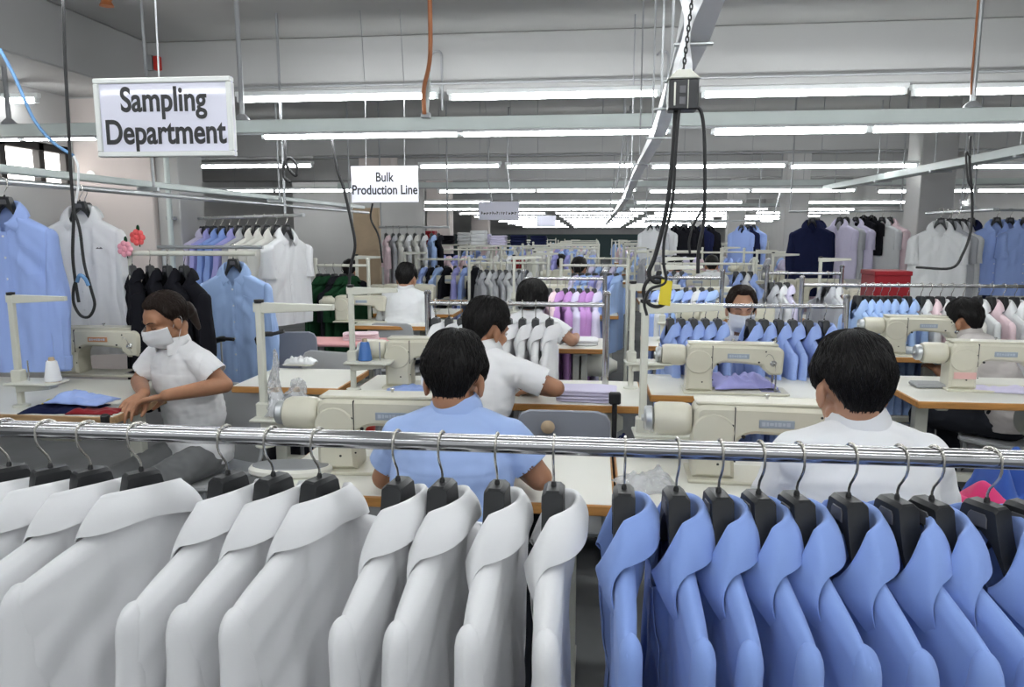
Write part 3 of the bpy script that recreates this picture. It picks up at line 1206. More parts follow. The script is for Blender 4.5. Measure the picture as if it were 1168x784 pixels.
    # --- shirt collar
    if g('collar', True):
        ax = (hc + M @ Vector((0, -.03, -.07)) * s - nb).normalized()
        ax = (ax + Vector((0, .25, .6))).normalized()
        fx = Vector((1, 0, 0)); fx = (fx - ax * fx.dot(ax)).normalized(); fy = ax.cross(fx)

        def ring(ph, r_, h):
            return nb + up2 * .022 * s + fx * (r_ * 1.0 * math.sin(ph)) * s + fy * (-(r_ * 1.02) * math.cos(ph) + .004) * s + ax * h * s
        pmx = R(150)

        def cf(a, t):
            ph = lerp(-pmx, pmx, a)
            fr = sm(R(80), pmx, abs(ph))
            if t < .4:
                return ring(ph, lerp(.066, .058, t / .4), lerp(-.012, .036, t / .4))
            if t < .5:
                return ring(ph, lerp(.058, .063, (t - .4) / .1), .036 + .003 * math.sin((t - .4) * 10 * pi))
            k = (t - .5) / .5
            return ring(ph, lerp(.063, lerp(.073, .080, fr), k) + .004 * math.sin(k * pi), lerp(.036, lerp(-.014, -.036, fr), k))
        cl = bake(MB().grid(cf, 48, 20), [('SOLIDIFY', dict(thickness=.003, offset=0))], 'collar', 60)
        cl.materials.clear(); cl.materials.append(g('cloth', M_WHITE))
        put('collar', cl, root)
    # --- trousers and shoes
    t = MB()
    t.ell(pel + Vector((0, 0, -.01)), (.168 * s, .128 * s, .12 * s))
    for q in (-1, 1):
        t.cap(hip[q], knee[q], .088 * s, .070 * s)
        t.cap(knee[q], ank[q], .068 * s, .056 * s)
    tm = skin_mesh(t, max(vox, .007), 'trousers', g('pants', M_DARKTR), 6)
    wrinkle(tm, .006, (16, 16, 16), g('seed', 1) * 1.7)
    put('trousers', tm, root)
    for q in (-1, 1):
        sh = MB()
        a0 = ank[q]
        sh.cap(a0 + Vector((0, -.045, -.045)), a0 + Vector((0, .15, -.058)), .045 * s, .034 * s)
        sh.cap(a0 + Vector((0, -.02, -.01)), a0 + Vector((0, .03, -.03)), .045 * s, .042 * s)
        sm_ = skin_mesh(sh, .007, 'shoe', M_BLACK, 4)
        for v in sm_.vertices:
            v.co.z = max(v.co.z, a0.z - .088)
        put('shoe', sm_, root)
    # --- head details
    put('hair', hair_mesh(hc, M, s, g('seed', 1) * 2.1, g('hairstyle', 'short'), g('strands', 700), g('hair', M_HAIR), g('fringe', .070)), root)

    def T(p):
        return hc + M @ (Vector(p) * s)
    if g('face', True):
        for q in (-1, 1):
            MB().tube(curve([T((q * .014, .0935, .024)), T((q * .032, .0865, .030)), T((q * .050, .072, .024))], 4), [.002 * s, .0024 * s] + [.0026 * s] * 5 + [.0012 * s] * 2, 6).build('eyebrow', M_HAIR, root, 180)
            if g('eyes_down'):
                MB().tube(curve([T((q * .018, .084, .002)), T((q * .031, .0855, -.003)), T((q * .044, .0775, .000))], 4), .0016 * s, 6).build('eyelash', M_HAIR, root, 180)
            else:
                ee = MB()
                ee.ell(T((q * .031, .0745, .004)), (.0125 * s, .011 * s, .0062 * s), M, 16, 10)
                ey = ee.build('eye', mat('eye white', (.75, .72, .68), .25), root, 180)
                MB().ell(T((q * .031, .0815, .003)), (.0052 * s, .0048 * s, .0052 * s), M, 12, 8).build('iris', M_BLACK, ey, 180)
    if g('mask'):
        mk = MB()

        def mf(a, t):
            ph = lerp(-R(74), R(74), a)
            z = lerp(-.002, -.112, t) + .010 * abs(math.sin(ph)) * (t - .5)
            r_ = .106 + .014 * math.sin(pi * min(1, t * 1.25)) * math.cos(ph) ** 2 - .022 * sm(.70, 1, t)
            x = .073 * math.sin(ph) * (1 - .16 * sm(.5, 1, t))
            y = -.010 + r_ * (math.cos(ph) ** .6) + .024 * math.exp(-(ph / .32) ** 2) * (1 - t) ** .6
            p_ = .0012 * math.sin(t * 22) * math.cos(ph)
            return T((x, y + p_, z))
        mk.grid(mf, 30, 22)
        mm = bake(mk, [('SOLIDIFY', dict(thickness=.002, offset=0))], 'face_mask', 180)
        mm.materials.clear(); mm.materials.append(M_MASK)
        ob = put('face_mask', mm, root)
        for q in (-1, 1):
            MB().tube(curve([T((q * .069, .016, -.022)), T((q * .078, .0, .002)), T((q * .082, -.022, .018)), T((q * .079, -.030, -.010)), T((q * .068, .014, -.085))], 5), .0012, 5).build('ear_loop', M_MASK, ob, 180)
    if g('hairstyle') == 'tied':
        bp = T((0, -.115, -.005))
        bn = MB()
        bn.ell(bp, (.036, .030, .040), M, 22, 14)
        bn.cap(bp + M @ Vector((0, -.01, -.02)), bp + M @ Vector((.01, -.02, -.11)), .026, .012)
        put('hair_knot', skin_mesh(bn, .005, 'hair_knot', g('hair', M_HAIR), 3), root)

    return root
# ---------------------------------------------------------------- the front rack
YR = 1.20
ZR = PY(584, 507, YR).z


def make_rack(x0, x1, Y, z, label, group=None, mrail=None, r=.014, posts=True, low=True, name='garment_rack'):
    o = thing(name, label, 'rack', ((x0 + x1) / 2, Y, 0), 0, group)
    h = (x1 - x0) / 2
    mrail = mrail or M_CHROME
    MB().tube([(-h, 0, z), (h, 0, z)], r, 16).build('rail', mrail, o)
    if posts:
        for s in (-1, 1):
            MB().tube([(s * h, 0, .05), (s * h, 0, z + .045)], .016, 12).build('post', mrail, o)
            MB().lathe([(.0001, z + .045), (.018, z + .045), (.019, z + .055), (.012, z + .065), (.0001, z + .066)], (s * h, 0, 0), n=14).build('post_cap', mrail, o)
            ft = MB().tube([(s * h, -.24, .06), (s * h, .24, .06)], .014, 10).build('foot', M_GREY, o)
            for q in (-1, 1):
                MB().lathe([(.0001, -.012), (.024, -.012), (.026, 0), (.024, .012), (.0001, .012)], (s * h, q * .22, .026), (1, 0, 0), 14).build('caster', M_BLACK, ft)
    if low:
        MB().tube([(-h, 0, .16), (h, 0, .16)], .012, 10).build('lower_bar', mrail, o)
    return o


xa, xb = -1.30, 1.15
make_rack(xa, xb, YR, ZR, 'long chrome garment rack in front carrying white shirts and then blue shirts', r=.0155)
rnd = random.Random(5)
FRONT = [(8, 'w'), (55, 'w'), (101, 'w'), (159, 'w'), (258, 'w'), (310, 'w'), (363, 'w'), (453, 'w'), (504, 'w'), (567, 'w'), (632, 'w'),
         (713, 'b'), (773, 'b'), (822, 'b'), (868, 'b'), (912, 'b'), (972, 'b'), (1028, 'b'), (1068, 'b'), (1132, 'b'), (1180, 'b')]
FROT = {159: -8, 258: 6, 972: -4, 453: 4, 567: 3, 632: 2}
nw = nb = 0
for i, (px, c) in enumerate(FRONT):
    x = PY(px, 507, YR).x
    rz = R(24) * x / .6 + R(FROT.get(px, rnd.uniform(-3, 3)))
    if c == 'w':
        lab = f'white shirt on the front chrome rail, {ORD[nw]} white one from its left end'
        hl = f'black hanger on the front chrome rail in the {ORD[nw]} white shirt from its left end'
        hang_shirt(FRONT_W[i % 4], (x, YR, ZR), rz, M_WHITE, lab, 'white shirts on the front rack')
        nw += 1
    else:
        lab = f'blue shirt on the front chrome rail, {ORD[nb]} blue one after the white shirts'
        hl = f'black hanger on the front chrome rail in the {ORD[nb]} blue shirt after the white ones'
        hang_shirt(FRONT_B[i % 4], (x, YR, ZR), rz, M_BLUE, lab, 'blue shirts on the front rack')
        nb += 1
    hang_hanger((x, YR, ZR), rz, hl, 'hangers on the front rack')
# ---------------------------------------------------------------- the hall
XL, XR_, YF, YB, XLL = -4.35, 6.6, 43.0, -3.0, -8.5
struct('floor', MB().bx(XLL - .2, XR_ + .2, YB, YF, -.1, 0, 0), M_FLOOR)
struct('ceiling', MB().bx(XLL - .2, XR_ + .2, YB, YF, ZC, ZC + .12, 0), M_CEIL)
# left wall with a band of high windows; beyond the column the hall widens
wl = MB()
wl.bx(XL - .18, XL, YB, 4.35, 0, ZC, 0).bx(XL - .18, XL, 5.95, 6.5, 0, ZC, 0)
wl.bx(XL - .18, XL, 4.35, 5.95, 0, 1.86, 0).bx(XL - .18, XL, 4.35, 5.95, 2.20, ZC, 0)
wl.bx(XLL, XL - .18, 6.35, 6.5, 0, ZC, 0)
struct('wall_left', wl, M_WALL)
struct('wall_left_far', MB().bx(XLL - .18, XLL, 6.5, YF, 0, ZC, 0), M_WALL)
wf = MB()
for y in (4.38, 4.86, 5.22, 5.62, 5.92):
    wf.bx(XL - .10, XL - .02, y - .03, y + .03, 1.86, 2.20, .004)
wf.bx(XL - .10, XL - .02, 4.35, 5.95, 1.86, 1.90, .004).bx(XL - .10, XL - .02, 4.35, 5.95, 2.14, 2.20, .004)
w1 = struct('window_1', wf, M_WINFRAME)
MB().bx(XL - .09, XL - .08, 4.38, 5.92, 1.89, 2.15, 0).build('pane', M_DAY, w1)
struct('wall_right', MB().bx(XR_, XR_ + .18, YB, YF, 0, ZC, 0), M_WALL)
struct('wall_far', MB().bx(XLL, XR_, YF, YF + .2, 1.38, ZC, 0), M_WALL)
struct('wall_far_base', MB().bx(XLL, XR_, YF, YF + .2, 0, 1.38, 0), M_DARKWALL)
# beams: one along the left wall, the rest across
struct('beam_left', MB().bx(XL, -3.62, YB, 5.95, 2.60, ZC, .01), M_BEAM)
for k, y in enumerate((5.95, 10.6, 15.5, 20.5, 25.5, 30.5, 35.5)):
    struct('beam_cross', MB().bx(XLL if k else XL, XR_, y, y + .35, 2.58, ZC, .01), M_BEAM)
struct('column_left', MB().bx(XL, -3.66, 5.95, 6.5, 0, 2.6, .01), M_PINKWALL)
struct('column_left', MB().bx(-3.66, -3.46, 6.0, 6.4, 0, 2.6, .008), M_WALL)
struct('column_right', MB().bx(3.62, 4.0, 9.0, 9.4, 0, ZC, .01), M_WALL)
struct('column_right', MB().bx(5.4, 5.8, 8.6, 9.0, 0, ZC, .01), M_PINKWALL)
for y in (13.5, 19.0, 26.0):
    struct('column_right', MB().bx(3.25, 3.65, y, y + .4, 0, ZC, .01), M_WALL)
    struct('column_left', MB().bx(-4.3, -3.7, y, y + .5, 0, ZC, .01), M_PINKWALL)
# a low partition of pale boards far back on the left
struct('partition_left', MB().bx(PY(403, 260, 9.8).x, PY(432, 260, 9.8).x, 9.8, 9.9, 0, 1.82, .005), M_CARTON)
struct('partition_left', MB().bx(-5.2, -2.9, 12.6, 12.7, 0, 2.35, .005), M_WALL)

# ---------------------------------------------------------------- lamps
def lamp_px(a, b, py, Y, label, n=1, rods=False, group=None, r=.014):
    p, q = PY(a, py, Y), PY(b, py, Y)
    zc = PY((a + b) / 2, py, Y).z
    rd = [p.x + .25 * (q.x - p.x), p.x + .75 * (q.x - p.x)] if rods else None
    return lamp(p.x, q.x, Y, zc, label, n, rd, group or 'fluorescent lamps', None, r)


ROWS = [
    ('the nearest row under the green rail', 4.8, 152, [(-60, 113), (299, 765), (811, 1180)], 2, False),
    ('the upper row along the first cross beam', 5.25, 110, [(-60, 44), (271, 500), (512, 753), (800, 1034), (1040, 1275)], 1, False),
    ('the third row back below the second beam', 9.0, 190, [(197, 357), (478, 571), (577, 724), (742, 897), (900, 1047), (1108, 1262)], 1, True),
    ('the fourth row back on its rail', 11.5, 218, [(224, 405), (500, 726), (740, 976), (1000, 1230)], 2, True),
    ('the fifth row back', 14.4, 231, [(340, 400), (446, 560), (592, 715), (725, 847), (920, 1047), (1095, 1160)], 1, True),
    ('the sixth row back', 17.2, 239, [(436, 546), (560, 700), (718, 876), (905, 975), (1060, 1110)], 1, True),
]
for nm, Y, py, tubes, n, rods in ROWS:
    for k, (a, b) in enumerate(tubes):
        lamp_px(a, b, py + (Y < 6) * (584 - (a + b) / 2) * .010, Y, f'white fluorescent lamp, {ORD[k]} from the left in {nm}', n, rods, 'lamps of ' + nm, .019 if Y < 5 else .016)
for k, (Y, py) in enumerate(((19.8, 243.5), (22.3, 247), (25, 250), (28, 252.5), (31, 255), (34, 257), (37.5, 259))):
    zz = PY(680, py, Y).z
    for j in range(4):
        x0 = -3.6 + 2.55 * j
        lamp(x0, x0 + 2.3, Y, zz, 'white fluorescent lamp in the merged rows of light at the far end of the hall', 1, None, 'lamps at the far end of the hall')
# the row above the front rack, then rows added out of sight
for k in range(3):
    lamp(-3.3 + 2.4 * k, -1.1 + 2.4 * k, 2.72, 2.40, f'white fluorescent lamp overhead above the front rack, {ORD[k]} from the left wall', 2, None, 'lamps overhead above the front rack')
for Y in (1.45, .3, -1.4):  # unseen rows; the one nearest the rack is added to brighten the shirts
    for k in range(3):
        lamp(-3.2 + 2.6 * k, -.9 + 2.6 * k, Y, 2.40, 'white fluorescent lamp added overhead out of sight near the photographer', 2, None, 'lamps added overhead near the photographer')

# pale green carrier rails the lamps hang from
def carrier(Y, py, x0, x1, label, s=1.0):
    z = PY(584, py, Y).z
    o = thing('lamp_rail', label, 'rail', ((x0 + x1) / 2, Y, z), 0, 'lamp carrier rails')
    h = (x1 - x0) / 2
    m = MB().bx(-h, h, -.035 * s, .035 * s, -.035 * s, .045 * s, .004)
    m.build('channel', M_PIPE, o)
    MB().bx(-h, h, -.036 * s, -.030 * s, -.052 * s, -.035 * s, .001).build('lip', M_GREY, o)
    return o, z


_, zA = carrier(4.8, 141, -4.3, 6.5, 'pale green steel rail spanning the hall above the nearest lamps')
carrier(11.5, 211, -4.0, 6.5, 'pale green steel rail above the fourth row of lamps')
carrier(17.2, 235, -4.0, 6.5, 'thin pale rail above the sixth row of lamps', .8)
MB().tube([(-4.0, 5.83, 2.575), (6.5, 5.83, 2.575)], .012, 8)
tag(MB().tube([(-4.0, 5.86, 2.63), (6.5, 5.86, 2.63)], .010, 8).build('conduit', M_GREY), 'thin grey conduit along the foot of the first beam', 'pipe')
tag(MB().tube([(-4.0, 10.5, 2.55), (6.5, 10.5, 2.55)], .014, 8).build('conduit', M_GREY), 'thin grey conduit along the foot of the second beam', 'pipe')

# drop pipes from the ceiling to the rail
for px, yb, lab in ((276, 128, 'grey drop pipe beside the big white sign'), (1109, 118, 'grey drop pipe with a brown wire over the rail, farthest from the windows'), (10, 135, 'grey drop pipe near the high window')):
    x = PY(px, yb, 4.8).x
    o = thing('drop_pipe', lab, 'pipe', (x, 4.8, 0), 0, 'drop pipes from the ceiling')
    MB().tube([(0, 0, zA + .05), (0, 0, ZC)], .016, 12).build('pipe', M_GREY if px < 1000 else M_GALV, o)
    MB().lathe([(.018, zA + .045), (.05, zA + .045), (.045, zA + .06), (.02, zA + .085)], n=14).build('clamp', M_GREY, o)
    if px > 1000:
        MB().tube([(-.02, -.012, zA + .12), (-.024, -.012, ZC)], .006, 7).build('wire', M_ORANGE, o)
p0 = PY(487, 130, 4.75)
cable([(p0.x - .005, 4.70, zA + .05), (p0.x, 4.68, zA + .2), (PY(490, 60, 4.6).x, 4.62, PY(490, 60, 4.6).z), (PY(490, 0, 4.5).x, 4.5, ZC)], .014, M_ORANGE, 'orange brown cable dropping from the ceiling to the rail')
MB().bx(-.03, .03, -.03, .03, 0, .06, .004)
o = thing('cable_clip', 'pale strap holding the orange cable at the rail', 'clip', (p0.x, 4.72, zA + .03), 0)
MB().bx(-.03, .03, -.02, .02, .0, .03, .004).build('strap', M_GREY, o)
MB().tube([(.0, 0, .03), (.02, -.01, .17), (.022, -.01, .28)], [.016, .015, .012], 8).build('sleeve', M_PIPE, o)
# hooked pipes on the beam face
for px in (502, 760):
    a = PY(px, 62, 5.9); 
    pts = [(a.x - .07, 5.88, a.z - .01), (a.x - .03, 5.88, a.z + .02), (a.x + .01, 5.88, a.z), (a.x + .015, 5.88, a.z - .12), (a.x + .015, 5.88, a.z - .42)]
    cable(pts, .010, M_GREY, 'thin bent grey pipe on the beam ' + ('behind the orange cable' if px < 600 else 'beside the silver duct'), name='bent_pipe', cat='pipe')
# red box and bracket on the beam
o = thing('alarm_box', 'small red and black box on the beam above the big sign', 'box', PY(170, 72, 5.93), 0)
MB().bx(-.035, .035, -.02, .02, -.06, .06, .004).build('bracket', M_GREY, o)
MB().bx(.05, .10, -.03, .02, -.06, .05, .006).build('cover', M_REDP, o)
o = tag(MB().lathe([(.0001, 0), (.04, 0), (.05, .02), (.03, .05), (.045, .08), (.0001, .09)], PY(122, 12, 4.75) - Vector((0, 0, .0)), (0, 0, -1), 12).build('ceiling_hook', M_ORANGE), 'rusty brown ceiling fitting near the beam corner', 'fitting')
o.location.z = ZC - PY(122, 12, 4.75).z

# ---------------------------------------------------------------- signs
def sign(x0, y0, x1, y1, Y, lines, label, size, sx=.86, frame=True, rz=0.0, wires=((.5,),), sheet=None, ls=.95):
    a, b = PY(x0, (y0 + y1) / 2, Y), PY(x1, (y0 + y1) / 2, Y)
    a.z, b.z = PY(x0, y1, Y).z, PY(x1, y0, Y).z
    w_, h_ = (b.x - a.x) / 2, (b.z - a.z) / 2
    o = thing('hanging_sign', label, 'sign', ((a.x + b.x) / 2, Y, (a.z + b.z) / 2), rz, 'hanging signs')
    MB().bx(-w_, w_, -.006, .006, -h_, h_, .001).build('panel', sheet or M_SIGN, o)
    if frame:
        t = .018
        f = MB()
        f.bx(-w_, w_, -.016, .016, h_ - t, h_, .003).bx(-w_, w_, -.016, .016, -h_, -h_ + t, .003)
        f.bx(-w_, -w_ + t, -.016, .016, -h_ + t, h_ - t, .003).bx(w_ - t, w_, -.016, .016, -h_ + t, h_ - t, .003)
        f.build('frame', M_SIGNFRAME, o)
    n = len(lines)
    for k, ln in enumerate(lines):
        me = text_mesh(ln, size, .022, sx, .0008)
        me.materials.append(M_INK)
        for v in me.vertices:
            v.co.y -= .0072
            v.co.z += (n - 1) * size * ls * .5 - k * size * ls * 1.0 + size * .02
        put('lettering', me, o)
    for wx in wires:
        x = wx[0] * w_
        top = ZC - (a.z + b.z) / 2
        MB().tube([(x, 0, h_), (x + .01, 0, h_ + (top - h_) * .5), (x - .01, 0, top)], .0028, 6).build('suspension_wire', M_THREADW if frame else M_GREY, o)
    return o


sign(112, 87, 266, 180, 2.55, ['Sampling', 'Department'], 'large white framed sign reading Sampling Department on a wire', .116, .77, True, R(1.0), ((-.05,),))
sign(401, 189, 477, 231, 5.30, ['Bulk', 'Production Line'], 'smaller pale sign reading Bulk Production Line hung in the aisle', .093, .80, False, 0, ((-.55,), (.6,)))
o = sign(546, 230, 592, 251, 8.6, [], 'small pale hanging sign with one blurred line of writing', .06, .8, False, 0, ((-.6,), (.6,)))
dd = MB()
rnd = random.Random(8)
x = -.20
while x < .20:
    ww = rnd.uniform(.010, .026)
    hh = rnd.uniform(.022, .042)
    dd.bx(x, x + ww * .35, -.0085, -.0072, -.045, -.045 + hh, .0005)
    dd.bx(x, x + ww, -.0085, -.0072, -.045 + hh * rnd.uniform(.2, .8), -.037 + hh * .6, .0005)
    x += ww + .012
dd.build('lettering', M_INK, o)
sign(612, 246, 634, 259, 12.0, [], 'blank pale sheet hung far down the aisle', .06, .8, False, R(12), ((0,),))

# ---------------------------------------------------------------- central power duct with its socket box and cables
XD = .285
dn = thing('power_duct', 'silver foil power duct sloping down the middle of the hall', 'duct', (0, 0, 0), 0)
prof = [(1.75, 2.24), (2.1, 2.155), (2.4, 2.09), (2.75, 2.05), (3.15, 2.02), (3.6, 1.96), (4.6, 1.93), (5.6, 1.90), (7.0, 1.83), (9.0, 1.80), (12.0, 1.77), (20.0, 1.72)]
ch = MB()
rr = []
for i, (y, z) in enumerate(prof):
    tw = .22 * math.sin(i * 1.7)
    wv, hv = lerp(.050, .028, sm(2.1, 3.2, y)), lerp(.028, .02, sm(2.1, 3.2, y))
    q = [(-wv, -hv), (-wv, hv), (-wv + .006, hv), (-wv + .006, -hv + .006), (wv - .006, -hv + .006), (wv - .006, hv), (wv, hv), (wv, -hv)]
    rr.append([Vector((XD + a * math.cos(tw) - b * math.sin(tw), y, z + a * math.sin(tw) + b * math.cos(tw))) for a, b in q])
ch.rings(rr)
ch.build('channel', M_DUCT, dn)
for i, (y, z) in enumerate(prof[2:9]):
    MB().tube([(XD - .03, y, z + .03), (XD - .03, y, ZC)], .005, 6).build('hanger_rod', M_GREY, dn)
    MB().bx(XD - .058, XD + .058, y - .012, y + .012, z - .034, z - .026, .002).build('bracket', M_GALV, dn)
# silver foil drop, twisted, down to the socket box
YX = 1.82
bt = PY(779, 92, YX)
rr = []
for k in range(13):
    t = k / 12
    tw = R(10) + R(75) * math.sin(t * pi) ** 2
    wv = lerp(.040, .020, t)
    c = Vector((lerp(PY(792, -10, YX + .09).x, bt.x, t), lerp(YX + .10, YX + .06, t), lerp(2.12, bt.z - .02, t)))
    dx, dy = math.cos(tw), math.sin(tw)
    rr.append([c + Vector((dx * a - dy * b, dy * a + dx * b, 0)) for a, b in ((-wv, -.008), (wv, -.008), (wv, .008), (-wv, .008))])
tag(MB().rings(rr).build('foil_sleeve', M_DUCT, None, 60), 'twisted silver foil sleeve above the black socket box', 'sleeve')
bx_ = thing('socket_box', 'black socket box hanging on a chain over the middle of the hall', 'socket box', (bt.x, YX, bt.z), 0)
bx_.scale = (.70, .70, .70)
hb = .098
MB().bx(-.048, .048, -.04, .04, -hb, 0, .005).build('case', M_BLACKP, bx_)
MB().prism([(-.052, 0), (.052, 0), (.02, .028), (-.02, .028)], -.042, .042, .003, 'y').build('cap', M_CREAM2, bx_)
MB().bx(-.032, -.026, -.0425, -.038, -.085, -.012, .001).bx(.012, .015, -.0425, -.038, -.095, -.004, .001).build('edge_strip', M_CREAM2, bx_)
for z in (-.035, -.07):
    MB().bx(-.014, .006, -.0425, -.038, z - .012, z + .012, .002).build('socket', M_DKPLATE, bx_)
ch = MB()
for k in range(90):
    z = .028 + k * .017
    a = R(90 * (k % 2))
    pts = [(.0045 * math.cos(t) * math.cos(a) + .0016 * k, .0045 * math.cos(t) * math.sin(a) + .0005 * k, z + .011 * math.sin(t)) for t in [2 * pi * j / 10 for j in range(11)]]
    ch.tube(pts, .0028, 5, False)
ch.build('chain', M_BLACK, bx_)


def cpx(pp, r, m, label, Y, **kw):
    return cable([PY(a, b, Y + (c[0] if c else 0)) for a, b, *c in pp], r, m, label, **kw)


cpx([(771, 122), (767, 180), (760, 240), (748, 290), (740, 312), (748, 322), (760, 318)], .0055, M_BLACK, 'thick black cable from the socket box ending at the loop', YX)
cpx([(775, 122), (771, 170), (767, 230), (758, 272), (757, 300), (759, 322), (742, 330), (735, 345), (738, 360)], .0036, M_BLACK, 'thin black cable from the socket box with a curling end', YX - .02)
cpx([(790, 122), (799, 126), (803, 150), (804, 200), (803, 250), (797, 285), (796, 312)], .0044, M_BLACK, 'black cable from the socket box that hangs straight beside the loop', YX + .02)
cpx([(803, 235), (792, 255), (786, 275), (787, 290)], .003, M_BLACK, 'short thin branch of black cable off the straight one', YX + .02)
lp = [(736 + 13 + 15 * math.cos(R(a)), 333 - 17 * math.sin(R(a))) for a in range(0, 361, 30)]
cpx(lp, .0045, M_BLACK, 'loop of dark blue black cable above the blue shirts', YX)
o = tag(MB().prism([(-.012, -.03), (.016, -.034), (.02, .025), (-.006, .03)], -.002, .002, .001, 'y').build('cable_tag', M_YELLOW), 'yellow tag hanging in the cable loop', 'tag')
o.location = PY(757, 333, YX - .02)
# left: dark cable with a loop, blue cable, thin wires
cpx([(72, -10), (74, 60), (78, 140), (81, 200), (84, 245), (83, 290), (86, 320), (90, 345)], .0062, M_BLACK, 'black cable dropping past the white shirts by the window', 2.75)
cpx([(84, 240), (91, 262), (96, 300), (104, 330), (108, 348), (102, 361), (92, 360), (84, 345), (85, 325), (93, 314), (101, 322)], .0058, M_BLACK, 'long loop of black cable in front of the hanging white shirt', 2.74)
cpx([(88, 322), (91, 314), (97, 318), (101, 326)], .007, M_BLUECAB, 'short blue sleeve on the black cable loop', 2.72)
cpx([(0, 56), (18, 90), (38, 135), (60, 162), (84, 178)], .007, M_BLUECAB, 'pale blue cable slanting from the window to the black cable', 3.0)
cpx([(84, 178), (89, 190), (89, 215), (86, 232)], .005, M_THREADW, 'white wire tail below the blue cable', 3.0)
cpx([(376, 140), (384, 190), (392, 215), (400, 250), (405, 280), (400, 305), (397, 340)], .010, M_BLACK, 'dark cable hanging beside the small pale sign', 4.86)
cpx([(425, 232), (423, 250), (432, 270), (436, 300)], .009, M_BLACK, 'thin dark cable behind the small pale sign', 6.8)
cpx([(326, 138), (326, 182), (332, 196), (338, 200), (338, 188), (330, 180), (324, 188), (324, 202), (331, 208)], .010, M_BLACK, 'coil of black cable hanging from the rail left of the small sign', 4.86)
cpx([(1107, 155), (1106, 185), (1109, 230), (1107, 265), (1098, 290), (1085, 306), (1045, 305)], .0075, M_BLACK, 'black cable hanging by the white and blue shirts across the hall', 4.7)
cpx([(1107, 180), (1102, 175), (1104, 205), (1109, 215)], .006, M_BLACK, 'small knot in the black cable by the tray', 4.68)
rnd = random.Random(14)
for k in range(12):
    px, Y = rnd.choice([(712 + rnd.uniform(-14, 10), 7 + rnd.uniform(0, 5)), (rnd.uniform(460, 1120), 8.8 + rnd.uniform(0, 3))])
    top = PY(px, 200, Y)
    cable([(top.x, Y, ZC), (top.x + rnd.uniform(-.04, .04), Y, 2.3), (top.x + rnd.uniform(-.08, .08), Y, 1.9), (top.x + rnd.uniform(-.08, .08), Y, rnd.uniform(1.55, 2.05))], .010, M_GREY, 'thin dark cable drop among the far lamps', group='cable drops among the far lamps')

# ---------------------------------------------------------------- overhead garment rails by the side walls
def wall_rail(X, z, y0, y1, label, white=True):
    o = thing('overhead_rail', label, 'rail', (X, 0, 0), 0, 'overhead garment rails')
    MB().tube([(0, y0, z), (0, y1, z)], .016, 12).build('rail', M_GALV, o)
    if white:
        MB().bx(-.10, -.04, y0, y1, z + .045, z + .085, .005).build('conduit', M_PIPE, o)
    y = y0 + .4
    while y < y1:
        MB().tube([(0, y, z), (0, y, ZC)], .009, 8).build('drop_rod', M_GREY, o)
        MB().bx(-.11, .03, y - .012, y + .012, z + .02, z + .045, .003).build('bracket', M_GALV, o)
        y += 1.9
    return o


XG, ZG = -2.76, 1.735
wall_rail(XG, ZG, 2.2, 9.0, 'long overhead steel rail holding garments by the windows')
wall_rail(3.55, 1.70, 7.2, 8.6, 'overhead steel rail holding white shirts beside the blue ones', False)
o = thing('cable_tray', 'pale cable tray sloping across the hall above the white shirts', 'tray', (3.36, 0, 0), 0)
MB().bx(-.08, .08, 4.2, 11.5, 2.10, 2.125, .004).bx(-.085, -.075, 4.2, 11.5, 2.10, 2.17, .002).bx(.075, .085, 4.2, 11.5, 2.10, 2.17, .002).build('channel', M_PIPE, o)
for y in (5.2, 6.4, 7.9, 9.4, 11.0):
    MB().tube([(-.06, y, 2.13), (-.06, y, ZC)], .007, 6).build('hanger_rod', M_GREY, o)
    MB().bx(-.10, .10, y - .02, y + .02, 2.08, 2.10, .003).build('bracket', M_GREY, o)
o = thing('wall_pipe', 'pale vertical pipe against the column by the windows', 'pipe', (PY(195, 220, 5.98).x, 5.94, 0), 0)
MB().tube([(0, 0, 0), (0, 0, 2.58)], .022, 12).build('pipe', M_PIPE, o)
for z in (.6, 1.6, 2.3):
    MB().bx(-.035, .035, -.005, .05, z, z + .03, .003).build('clamp', M_GREY, o)
o = tag(MB().lathe([(.0001, 0), (.035, 0), (.04, .006), (.028, .010), (.0001, .008)], PY(104, 200, 5.95), (0, -1, 0), 18).build('wall_socket', M_SIGNFRAME), 'small round white fitting on the pinkish column', 'fitting')
# ---------------------------------------------------------------- tables, machines and people, nearest first
T = .76
YT1 = PZ(500, 569, T).y
xs = PZ(703, 569, T).x
table(PZ(287, 565, T).x, xs - .004, YT1, YT1 + .56, 'cream topped sewing table with wooden edge in front of the man in blue', group='front sewing tables')
table(xs + .004, xs + .95, YT1 - .01, YT1 + .55, 'cream topped sewing table before the man in white whose back we see', group='front sewing tables')


def on_table(px, py, z=T):
    p = PZ(px, py, z)
    return Vector((p.x, p.y, z))


# left front machine
pL = on_table(388, 536)
machine((pL.x, pL.y + .03, T), R(2), 'cream sewing machine on the front table beside the man in blue', s=1.0)
pR = on_table(812, 546)
machine((pR.x, pR.y + .03, T), R(-2), 'cream sewing machine on the front table beside the man in white', s=1.0)
